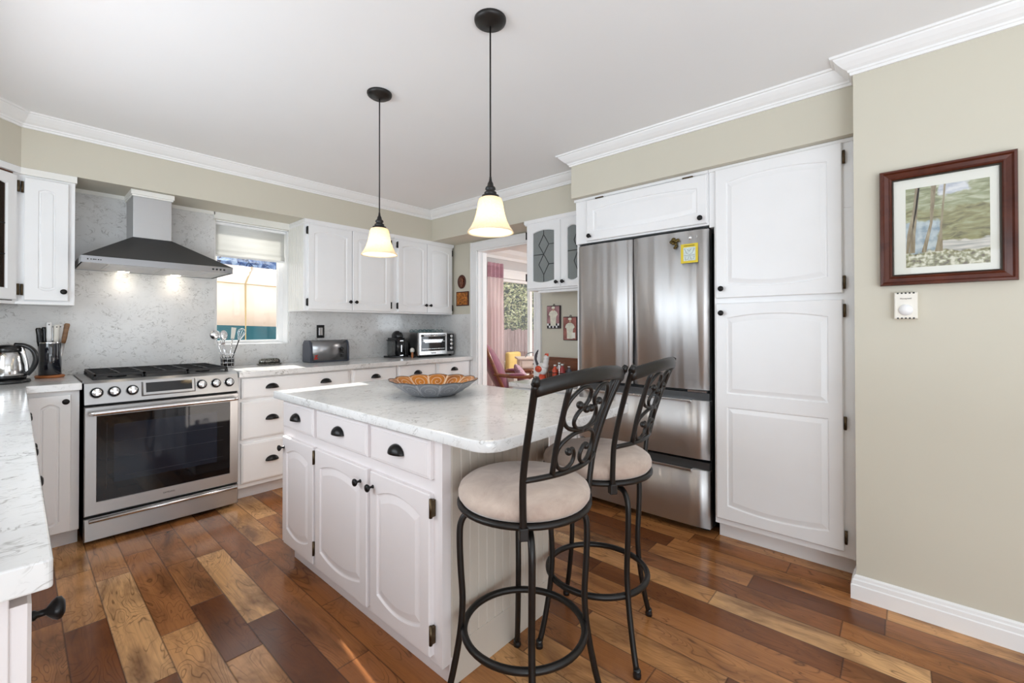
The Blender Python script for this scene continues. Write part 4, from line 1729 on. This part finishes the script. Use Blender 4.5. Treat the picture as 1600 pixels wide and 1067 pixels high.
for (x, z, r) in ((-.045, .01, .02), (.045, .012, .02), (.0, .03, .022), (-.02, -.02, .025), (.025, -.025, .025), (0, -.045, .018), (-.06, -.04, .015), (.06, -.04, .016)):
    bb.ball((x, -.015, z), r, 10, 6, (1, .35, 1))
obj('relief', bb, plain('copper_relief', (.42, .15, .03), .4, .5, var=.75, scale=45), t)
# chef plaques
for (loc, lab, rows) in (((XW, 2.358, 1.314), 'hanging plaque of a chef in white over black and white tiles', 0), ((XW, 2.178, 1.21), 'hanging red plaque of a waiter in white next to the fridge', 1)):
    t = thing('chef_plaque', lab, 'plaque', loc, R(-90), 'kitchen plaques in the desk nook')
    bb = MB()
    bb.box(-.075, -.016, -.104, .075, 0, .104)
    obj('board', bb, plain('dark_board', (.03, .012, .012), .5), t, bevel=.004)
    bb = MB()
    bb.box(-.069, -.0175, -.098, .064, -.016, .098)
    obj('background', bb, plain('painted_mauve' if rows == 0 else 'painted_red', (.36, .19, .20) if rows == 0 else (.33, .12, .10), .6, var=.5, scale=14), t)
    bb = MB()
    body = [(-.03, -.09), (-.032, -.03), (-.036, .0), (-.05, .01), (-.04, .035), (-.015, .05), (.015, .05), (.038, .035), (.05, .012), (.034, -.004), (.03, -.03), (.028, -.09)]
    bb.prism([(x, z + (.01 if rows == 0 else 0)) for x, z in body], -.0205, -.0175, 'y')
    bb.prism([(-.014, .075), (-.02, .088), (-.006, .096), (.012, .094), (.018, .084), (.012, .074)], -.0205, -.0175, 'y')
    obj('figure', bb, plain('cream_paint', (.74, .72, .60), .6, var=.12, scale=40), t)
    bb = MB().ball((.002, -.0185, .064), .0125, 12, 8, (1, .3, 1))
    obj('face', bb, plain('flesh_paint', (.62, .38, .28), .6), t)
    if rows == 0:
        bb = MB()
        bb.box(-.069, -.019, -.098, .064, -.0175, -.058)
        fl = obj('tile_strip', bb, plain('white_tile', (.78, .78, .78), .4), t)
        bb = MB()
        for i in range(7):
            for j in range(2):
                if (i + j) % 2 == 0:
                    bb.box(-.069 + i * .019, -.0198, -.098 + j * .02, -.05 + i * .019, -.019, -.078 + j * .02)
        obj('black_tile', bb, 'dark', fl)
    else:
        bb = MB()
        bb.box(.02, -.0215, -.085, .055, -.0175, -.035)
        obj('napkin', bb, 'beigeplastic', t)
    bb = MB().tube(smooth_path([(-.008, -.008, .104), (-.006, -.008, .116), (.006, -.008, .116), (.008, -.008, .104)], 4), .0022, 6)
    obj('hanger', bb, 'black', t)

# ------------------------------------------------------------------ desk nook
t = thing('desk_cabinet', 'white built-in desk cabinet in the nook beside the fridge', 'cabinet', (2.74, 2.42, 0), R(-90))
bb = MB()
bb.box(0, 0, .09, .66, .505, .735)
bb.box(0, .06, 0, .66, .505, .09)
obj('body', bb, 'white', t)
drawer(t, .02, .60, .30, .12, cups=(.15,))
drawer(t, .34, .60, .30, .12, cups=(.15,))
door(t, .02, .11, .30, .47, knobs=((.27, .43),))
door(t, .34, .11, .30, .47, knobs=((.03, .43),))
b = MB()
b.box(2.70, 1.757, .736, XW - .001, 2.425, .77)
tag(obj('worktop', b, 'quartz', bevel=.003), 'low quartz desk worktop under the glass cabinet, beside the fridge', 'worktop', 'kitchen worktops')
DZT = .7705
t = thing('letter_organizer', 'reddish brown wooden desk organizer against the nook wall', 'organizer', (XW - .135, 2.41, DZT), R(-90))
bb = MB()
bb.box(0, .0, 0, .60, .125, .075)
bb.box(0, .10, .075, .60, .125, .17)
obj('box', bb, 'brownwood', t, bevel=.003)
bb = MB()
bb.box(-.008, .094, .168, .608, .13, .182)
bb.box(-.004, -.004, .07, .604, .0, .078)
obj('moulding', bb, 'brownwood', t, bevel=.003)
t = thing('rooster_figurine', 'red and white rooster figurine at the doorway end of the desk', 'figurine', (2.95, 2.27, DZT), R(-100))
rm = plain('white_ceramic', (.72, .70, .68), .3)
red = plain('red_ceramic', (.55, .06, .02), .3, var=.3, scale=30)
bb = MB().ball((0, 0, .10), .05, 18, 12, (1.1, .75, 1.05))
bb.tube(smooth_path([(.03, 0, .12), (.045, 0, .155), (.05, 0, .185)], 4), [.032] * 3 + [.024] * 6, 12)
bb.ball((.052, 0, .195), .024, 12, 8)
obj('body', bb, rm, t)
bb = MB()
for k in range(4):
    bb.ball((.04 + k * .01, 0, .216 + .006 * (k % 2)), .011, 8, 6, (.7, .5, 1.3))
bb.ball((.06, 0, .170), .011, 8, 6, (.7, .6, 1.5))
bb.ball((-.01, -.035, .10), .035, 12, 8, (1.2, .4, .8))
obj('comb', bb, red, t)
bb = MB()
for k in range(4):
    bb.tube(smooth_path([(-.04, 0, .11), (-.07 - .006 * k, .0, .15 + .015 * k), (-.075 + .01 * k, 0, .20 + .02 * k)], 5), [.014] * 5 + [.009] * 5 + [.002], 8, flat=.4)
obj('tail', bb, plain('dark_feathers', (.05, .04, .05), .3), t)
bb = MB().lathe([(.0001, 0), (.045, 0), (.04, .02), (.02, .06), (.0001, .062)], 20)
obj('pedestal', bb, red, t)
t = thing('wire_basket', 'dark wire basket of jars on the desk beside the rooster', 'basket', (3.00, 2.10, DZT))
bb = MB()
for z in (.004, .04, .08):
    bb.tube([(x, y, z) for x, y in rounded(-.09, -.085, .09, .085, (.02,) * 4, 3)], .003, 6, True)
for (x, y) in [(-.09 + .03 * k, s * .085) for k in range(7) for s in (-1, 1)] + [(s * .09, -.085 + .034 * k) for k in range(6) for s in (-1, 1)]:
    bb.tube([(x, y, .004), (x, y, .08)], .002, 5)
for k in range(6):
    bb.tube([(-.09, -.07 + .028 * k, .004), (.09, -.07 + .028 * k, .004)], .002, 5)
obj('wire_frame', bb, 'black', t)
for (dx, dy, h, m, lab) in ((-.045, .04, .135, red, 'red bottle in the wire basket nearest the rooster'), (.01, .035, .15, 'chrome', 'silver topped bottle at the back of the wire basket'),
                            (-.04, -.03, .145, plain('dark_red_label', (.30, .03, .03), .35), 'dark red bottle at the fridge end of the wire basket'), (.04, -.04, .12, plain('slate_jar', (.1, .11, .14), .3), 'short slate coloured jar in the wire basket')):
    t = thing('bottle', lab, 'bottle', (3.00 + dx, 2.10 + dy, DZT + .008), group='bottles in the wire basket')
    bb = MB().lathe([(.0001, 0), (.022, 0), (.023, .006), (.023, h * .7), (.011, h * .82), (.011, h * .9)], 18)
    obj('glass_body', bb, m, t)
    bb = MB().lathe([(.012, h * .88), (.0125, h), (.0001, h)], 14)
    obj('cap', bb, 'light_steel', t)

# ------------------------------------------------------------------ picture and thermostat on the near wall
t = thing('framed_picture', 'framed forest watercolour in a dark red wooden frame', 'picture', (XN, .07, 1.397), R(-90))
PW, PH = .40, .494
bb = MB()
q2 = lambda i, y: [(i, y, i), (PW - i, y, i), (PW - i, y, PH - i), (i, y, PH - i)]
bb.loops([q2(0, -.001), q2(0, -.024), q2(.003, -.030), q2(.010, -.031), q2(.016, -.024), q2(.030, -.020), q2(.036, -.023), q2(.041, -.018), q2(.044, -.008)], cap=False)
obj('frame', bb, 'mahogany', t)
bb = MB()
bb.loops([q2(.0405, -.0185), q2(.0425, -.0195), q2(.0445, -.0185), q2(.047, -.009)], cap=False)
obj('frame_fillet', bb, plain('black_gilt', (.03, .02, .012), .4, .4), t)
bb = MB()
bb.add(q2(.04, -.008), [(0, 1, 2, 3)])
bb.add(q2(.04, -.002), [(3, 2, 1, 0)])
obj('mat_board', bb, plain('cream_mat', srgb(238, 238, 228), .8, var=.01), t)
# the watercolour: a plain generic forest by water
pc = NT('forest_watercolour')
c = pc.coord()
sp = pc.n('ShaderNodeSeparateXYZ')
pc.put(sp.inputs[0], c)
X_, Z_ = sp.outputs[0], sp.outputs[2]
wv = pc.noise(pc.mapping(c, (14, 1, 60), (0, .35, 0)), 1, 4, .6, .8)
green = pc.ramp(wv, [(.25, srgb(104, 108, 82)), (.45, srgb(150, 156, 118)), (.6, srgb(186, 190, 160)), (.75, srgb(214, 216, 200))])
hill = pc.ramp(pc.noise(pc.mapping(c, (16, 1, 50), (0, -.3, 0)), 1, 4, .6, 1), [(.3, srgb(96, 92, 66)), (.5, srgb(150, 148, 104)), (.72, srgb(180, 184, 150))])
sky = pc.ramp(pc.noise(pc.mapping(c, (20, 1, 50)), 1, 3), [(.35, srgb(180, 188, 200)), (.6, srgb(228, 230, 232))])
water = pc.ramp(pc.noise(pc.mapping(c, (10, 1, 120)), 1, 3), [(.35, srgb(176, 178, 172)), (.6, srgb(226, 222, 214))])
fore = pc.ramp(pc.noise(c, 60, 3), [(.35, srgb(96, 84, 62)), (.48, srgb(150, 150, 110)), (.62, srgb(222, 220, 200))])
blue = pc.ramp(pc.noise(c, 30, 3), [(.35, srgb(132, 154, 170)), (.6, srgb(196, 208, 210))])
wob = pc.math('MULTIPLY', pc.math('SUBTRACT', pc.noise(c, 22, 2), .5), .05)
zz_ = pc.math('ADD', Z_, wob)
xx_ = pc.math('ADD', X_, wob)
step = lambda v, e, w=.004: pc.ramp(pc.math('MULTIPLY_ADD', pc.math('SUBTRACT', v, e), .5 / w, .5), [(0, 0), (1, 1)])
col = pc.mix(step(zz_, .24), hill, green)                              # hillside under the foliage
col = pc.mix(pc.math('MULTIPLY', step(xx_, .105), pc.math('MULTIPLY', step(zz_, .29), pc.math('SUBTRACT', 1, step(xx_, .185)))), col, sky)
col = pc.mix(pc.math('MULTIPLY', pc.math('SUBTRACT', 1, step(xx_, .105)), pc.math('SUBTRACT', 1, step(zz_, .19))), col, blue)
col = pc.mix(pc.math('MULTIPLY', step(xx_, .10), pc.math('SUBTRACT', 1, step(zz_, .10))), col, water)
col = pc.mix(pc.math('SUBTRACT', 1, step(zz_, .06)), col, fore)
pc.set(color=col, rough=.7)
M['art'] = pc.m
bb = MB()
AW, AH = .244, .333
bb.add([(0, 0, 0), (AW, 0, 0), (AW, 0, AH), (0, 0, AH)], [(0, 1, 2, 3)])
art = obj('print', bb, 'art', t, (.085, -.0086, .074))
bb = MB()
for pl in ([(.000, .06), (.008, .06), (.022, .16), (.036, .25), (.044, .333), (.030, .333), (.022, .24), (.004, .14)], [(.010, .06), (.028, .06), (.030, .14), (.044, .333), (.038, .333), (.02, .16)],
           [(.048, .06), (.062, .06), (.082, .18), (.094, .333), (.078, .333), (.074, .18)], [(.088, .06), (.112, .06), (.110, .16), (.122, .333), (.116, .333), (.104, .15)]):
    bb.prism(pl, -.0004, -.0002, 'y')
obj('painted_trunks', bb, wood('painted_trunk', srgb(120, 104, 78), srgb(178, 166, 138), .7, (120, 1, 14)), art)
bb = MB()
bb.box(.044, -.0135, .044, PW - .044, -.0125, PH - .044)
obj('picture_glass', bb, 'picture_glass', t)
t = thing('thermostat', 'ivory wall thermostat with round dial below the framed picture', 'thermostat', (XN, -.0125, 1.31), R(-90))
bb = MB()
bb.loops([[(-.038, 0, -.057), (.038, 0, -.057), (.038, 0, .057), (-.038, 0, .057)], [(-.037, -.022, -.056), (.037, -.022, -.056), (.037, -.022, .056), (-.037, -.022, .056)], [(-.034, -.026, -.053), (.034, -.026, -.053), (.034, -.026, .053), (-.034, -.026, .053)]])
tb = obj('housing', bb, 'beigeplastic', t)
bb = MB().lathe([(.0001, .026), (.0235, .026), (.0225, .032), (.0001, .033)], 32, c=(0, 0, -.018), axis='-y')
obj('dial', bb, 'trim', t)
bb = MB()
for k in range(5):
    bb.box(-.028 + k * .0125, -.0265, .050, -.022 + k * .0125, -.02, .0562)
    bb.box(-.028 + k * .0125, -.0265, -.0562, -.022 + k * .0125, -.02, -.050)
obj('vent_slot', bb, plain('vent_shadow', (.05, .05, .045), .7), tb)
text_mesh('lettering', 'Honeywell', .0085, 'dark', tb, (0, -.0262, .030), (R(90), 0, 0))

# ------------------------------------------------------------------ blind
t = thing('roller_blind', 'white fabric blind covering the top of the kitchen window', 'blind', (WX0 + .012, YB + .045, 1.80))
bb = MB()
pts = []
n = 40
vs = []
for j in range(n + 1):
    z = .27 * j / n
    y = .003 * sin(j * .9) * (1 if j < 10 else .25) + (-.016 * max(0, 1 - z / .09) if j < 14 else 0)
    vs += [(0, y, z), (WX1 - WX0 - .03, y, z)]
bb.add(vs, [(2 * j, 2 * j + 1, 2 * j + 3, 2 * j + 2) for j in range(n)], True)
bm = NT('blind_fabric')
bm.set(color=(.86, .86, .84), rough=.9)
trn = bm.n('ShaderNodeBsdfTranslucent')
bm.put(trn.inputs[0], bm.ramp(bm.noise(bm.mapping(bm.coord(), (4, 4, 160)), 1, 2), [(.3, (.74, .74, .72)), (.7, (.84, .84, .82))]))
mx = bm.n('ShaderNodeMixShader')
mx.inputs[0].default_value = .35
bm.t.links.new(bm.b.outputs[0], mx.inputs[1])
bm.t.links.new(trn.outputs[0], mx.inputs[2])
bm.t.links.new(mx.outputs[0], bm.out.inputs[0])
obj('fabric', bb, bm.m, t, solid=.004)
bb = MB()
bb.box(0, -.02, .252, WX1 - WX0 - .024, .02, .272)
obj('headrail', bb, 'trim', t)
bb = MB()
bb.box(0, -.026, -.006, WX1 - WX0 - .03, -.012, .008)
obj('bottom_bar', bb, 'trim', t)

# ------------------------------------------------------------------ dining room
t = thing('curtain', 'pink pleated curtain at the dining room window', 'curtain', (4.66, 4.60, 0))


def pleats(z0, z1, tight, x0, x1, n=60):
    vs = []
    rows = 24
    for j in range(rows + 1):
        z = z0 + (z1 - z0) * j / rows
        for i in range(n + 1):
            s = i / n
            amp = .035 if j < rows - 5 else .02
            y = amp * sin(s * pi * 9 + .25 * sin(z * 2)) + .01 * sin(s * 31 + z)
            vs.append((x0 + (x1 - x0) * s, y, z))
    fs = []
    for j in range(rows):
        for i in range(n):
            a = j * (n + 1) + i
            fs.append((a, a + 1, a + n + 2, a + n + 1))
    return MB().add(vs, fs, True)


pk = NT('pink_curtain')
fz = pk.noise(pk.mapping(pk.coord(), (30, 30, 2)), 1, 2)
pk.set(color=pk.ramp(fz, [(.3, srgb(226, 204, 208)), (.7, srgb(238, 222, 224))]), rough=.85)
trn = pk.n('ShaderNodeBsdfTranslucent')
trn.inputs[0].default_value = (.82, .70, .70, 1)
mx = pk.n('ShaderNodeMixShader')
mx.inputs[0].default_value = .4
pk.t.links.new(pk.b.outputs[0], mx.inputs[1])
pk.t.links.new(trn.outputs[0], mx.inputs[2])
pk.t.links.new(mx.outputs[0], pk.out.inputs[0])
obj('drape', pleats(.03, 1.98, True, 0, .36), pk.m, t)
obj('pleated_heading', pleats(1.98, 2.20, True, 0, .36), plain('mauve_heading', srgb(186, 148, 162), .85, var=.1, scale=20), t)

t = thing('armchair', 'purple upholstered wooden armchair seen through the doorway', 'armchair', (4.16, 3.60, 0), R(-45))
plum = plain('plum_velvet', srgb(122, 62, 84), .8, var=.18, scale=14, sheen=.4)
bb = MB()
# reclined oval back: at local x=-.25, facing +x
vs = []
n = 28
for (k, yo, zs) in ((0, 0, 0),):
    pass
bk = MB().ball((0, 0, 0), 1.0, 28, 16, (.11, .25, .33))
ca, sa = cos(R(-14)), sin(R(-14))
bk.v = [(x * ca - (-z) * sa * -1 - .24, y, z * ca + .66) if False else (x + (-(z) * .42) - .27, y, z + .70) for x, y, z in bk.v]
obj('backrest', bk, plum, t)
fr = []
for k in range(36):
    a = 2 * pi * k / 36
    z = .345 * sin(a)
    fr.append((-z * .42 - .27, .262 * cos(a), z + .70))
obj('back_frame', MB().tube(fr, .022, 10, True), 'brownwood', t)
bb = MB()
bb.prism(rounded(-.26, -.29, .30, .29, (.06,) * 4, 5), .30, .43, smooth=True)
obj('seat', bb, plum, t, bevel=.03)
bb = MB()
bb.prism(rounded(-.27, -.30, .31, .30, (.06,) * 4, 5), .255, .305, smooth=True)
obj('seat_rail', bb, 'brownwood', t)
for s in (-1, 1):
    bb = MB().tube(smooth_path([(-.29, s * .25, .66), (-.12, s * .30, .645), (.08, s * .32, .635), (.20, s * .32, .65), (.25, s * .32, .635)], 5), .021, 10)
    bb.tube(smooth_path([(.22, s * .32, .635), (.20, s * .31, .54), (.245, s * .30, .43), (.26, s * .29, .30)], 5), .02, 10)
    ar = obj('arm', bb, 'brownwood', t)
    bb = MB().ball((-.02, s * .31, .662), .05, 12, 8, (2, .6, .4))
    obj('arm_pad', bb, plum, ar)
for (x, y) in ((-.24, .25), (-.24, -.25), (.27, .26), (.27, -.26)):
    bb = MB().tube(smooth_path([(x, y, .27), (x * 1.06, y * 1.04, .14), (x * 1.0, y, .0)], 5), [.026] * 4 + [.018] * 4 + [.013] * 3, 10)
    obj('leg', bb, 'brownwood', t)
t = thing('throw_cushion', 'patterned mauve cushion leaning in the purple armchair', 'cushion', (4.21, 3.55, .432), R(-45))
bb = MB().ball((0, 0, 0), 1, 24, 14, (.07, .19, .165))
bb.v = [(x - z * .5, y, z + .165) for x, y, z in bb.v]
cm = NT('cushion_pattern')
cm.set(color=cm.ramp(cm.noise(cm.coord(), 26, 3, .5, 1.5), [(.4, srgb(112, 66, 92)), (.5, srgb(196, 170, 180)), (.6, srgb(140, 96, 112))]), rough=.85)
obj('cover', bb, cm.m, t)
t = thing('side_desk', 'small pale writing desk with one drawer by the dining room window', 'desk', (4.70, 4.05, 0), R(-42))
pale = wood('pale_pink_wood', (.60, .50, .46), (.70, .60, .55), .4)
bb = MB()
bb.box(0, 0, .765, .46, .36, .79)
obj('desktop', bb, pale, t, bevel=.004)
bb = MB()
bb.box(.03, .02, .64, .43, .34, .765)
obj('drawer_case', bb, pale, t)
bb = MB()
bb.box(.06, .012, .655, .40, .02, .75)
d = obj('drawer', bb, pale, t, bevel=.002)
knob(d, .23, .705, t=-.012)
bb = MB()
bb.prism([(.03, .64), (.43, .64), (.38, .58), (.23, .56), (.08, .58)], .02, .05, 'y')
obj('apron', bb, 'brownwood', t)
for (x, y) in ((.05, .04), (.41, .04), (.05, .32), (.41, .32)):
    obj('leg', MB().tube(smooth_path([(x, y, .65), (x, y, .35), (x, y, 0)], 4), [.02] * 3 + [.016] * 3 + [.012] * 3, 10), 'brownwood', t)
bb = MB().tube(smooth_path([(.13, .12, .79), (.15, .12, .835), (.23, .12, .86), (.31, .12, .835), (.33, .12, .79)], 5), .008, 8)
obj('top_handle', bb, plain('pewter', (.25, .26, .28), .35, .8), t)
t = thing('yellow_cushion', 'yellow cushion propped below the dining room window', 'cushion', (5.05, 4.53, .546))
bb = MB()
bb.box(0, 0, .0, .30, .09, .29)
obj('cover', bb, plain('yellow_fabric', (.78, .58, .22), .85, var=.08), t, bevel=.03)
t = thing('window_bench', 'low white bench under the dining room window', 'bench', (5.04, 4.42, 0))
bb = MB()
bb.box(0, 0, .50, .9, .23, .545)
obj('bench_top', bb, 'trim', t, bevel=.003)
bb = MB()
bb.box(.02, .02, 0, .88, .21, .50)
obj('bench_base', bb, 'trim', t)

# ------------------------------------------------------------------ outdoors
b = MB()
b.box(-8, 4.25, -.35, 3.3, 30, -.3)
b.box(3.3, 4.83, -.35, 22, 30, -.3)
struct('ground', b, plain('garden_ground', (.30, .30, .29), .95, var=.3, scale=2))
# hedge and fence outside the dining window
t = thing('garden_fence', 'weathered brown fence below the hedge outside the dining room window', 'fence', (4.5, 6.55, -.3))
for k in range(42):
    pass
bb = MB()
for k in range(44):
    bb.box(k * .12, 0, 0, k * .12 + .112, .025, 1.45 + .02 * (k % 3))
obj('boards', bb, wood('weathered_board', (.20, .10, .085), (.42, .27, .24), .8, (20, 20, 2)), t)
bb = MB()
bb.box(0, .025, .3, 5.28, .06, .38)
bb.box(0, .025, 1.15, 5.28, .06, 1.23)
obj('rail', bb, 'oldwood', t)


def foliage(name, n, x0, x1, y0, y1, z0, z1, size, mat, seed, lean=.5):
    rng = random.Random(seed)
    bb = MB()
    for i in range(n):
        p = Vector((rng.uniform(x0, x1), rng.uniform(y0, y1), rng.uniform(z0, z1)))
        a, e = rng.uniform(0, 2 * pi), rng.uniform(-.4, 1.2)
        d = Vector((cos(a) * cos(e), sin(a) * cos(e), sin(e)))
        s = d.cross(Vector((rng.uniform(-1, 1), rng.uniform(-1, 1), rng.uniform(-1, 1)))).normalized()
        L = size * rng.uniform(.6, 1.4)
        bb.add([p, p + d * L * .5 + s * L * .24, p + d * L, p + d * L * .5 - s * L * .24], [(0, 1, 2, 3)])
    return bb


lf = NT('hedge_leaf')
lv = lf.noise(lf.coord(), 22, 4, .8)
lf.set(color=lf.ramp(lv, [(.3, srgb(60, 84, 40)), (.44, srgb(140, 150, 76)), (.54, srgb(236, 228, 190)), (.66, srgb(176, 140, 96))]), rough=.6)
hd_ = thing('garden_hedge', 'leafy variegated hedge above the fence outside the dining room window', 'hedge', (0, 0, 0))
obj('leaves', foliage('leaves', 12000, 4.5, 9.6, 6.84, 7.12, .75, 3.4, .085, lf.m, 3), lf.m, hd_)
bb = MB()
bb.box(4.5, 7.10, -.3, 9.6, 7.4, 3.2)
obj('branch_mass', bb, plain('dark_twigs', (.05, .055, .025), .9, var=.5, scale=20), hd_)
# pavilion outside the kitchen window
t = thing('garden_tent', 'beige canvas garden tent with teal lower band outside the window', 'tent', (0, 7.0, -.3))
cv = NT('beige_canvas')
cv.set(color=cv.ramp(cv.noise(cv.coord(), 3, 4, .6), [(.3, srgb(232, 212, 202)), (.7, srgb(242, 226, 218))]), rough=.9)
bb = MB()
nn = 40
vs = []
X0, X1 = -.6, 3.8
for i in range(nn + 1):
    x = X0 + (X1 - X0) * i / nn
    y = .025 * sin(x * 5)
    ze = 2.15 - .022 * (x - 2)
    vs += [(x, y, 1.56 - .03 * (x - 1.8)), (x, y * .5, ze), (x, 1.5, ze + .45)]
fs = []
for i in range(nn):
    a = i * 3
    fs += [(a, a + 3, a + 4, a + 1), (a + 1, a + 4, a + 5, a + 2)]
bb.add(vs, fs, True)
obj('canvas', bb, cv.m, t, solid=.004)
bb = MB()
vs = []
for i in range(nn + 1):
    x = X0 + (X1 - X0) * i / nn
    y = .025 * sin(x * 5)
    vs += [(x, y, 0.0), (x, y, 1.56 - .03 * (x - 1.8))]
bb.add(vs, [(2 * i, 2 * i + 2, 2 * i + 3, 2 * i + 1) for i in range(nn)], True)
obj('teal_band', bb, plain('teal_canvas', srgb(14, 82, 96), .8, var=.15, scale=5), t, solid=.004)
bb = MB()
bb.tube([(2.165, -.02, 0), (2.165, -.02, 2.15)], .010, 8)
bb.tube([(2.165, -.02, 2.15), (2.72, 1.45, 2.58)], .009, 8)
bb.tube([(X0, -.012, 2.16 + .022 * 2.6), (X1, -.012, 2.16 - .022 * 2.6)], .006, 6)
obj('seam_piping', bb, plain('ochre_piping', srgb(190, 165, 120), .8), t)
# blue-green conifers farther off
bl = NT('bluish_needles')
bl.set(color=bl.ramp(bl.noise(bl.coord(), 5, 4, .7), [(.35, srgb(92, 116, 160)), (.5, srgb(150, 176, 216)), (.65, srgb(196, 214, 238))]), rough=.8)
cn = 0
for (x, y, lab) in ((3.2, 12.4, 'nearer bluish conifer beyond the garden tent'), (5.9, 15.6, 'farther bluish conifer beyond the garden tent')):
    t = thing('conifer', lab, 'tree', (x, y, -.3), group='trees beyond the garden tent')
    obj('needles', foliage('needles', 3200, -1.25, 1.25, -.6, .6, 1.4, 4.6, .28, bl.m, 11 + int(x)), bl.m, t)
    obj('trunk', MB().tube([(0, 0, 0), (0, 0, 4.5)], .12, 8), 'oldwood', t)
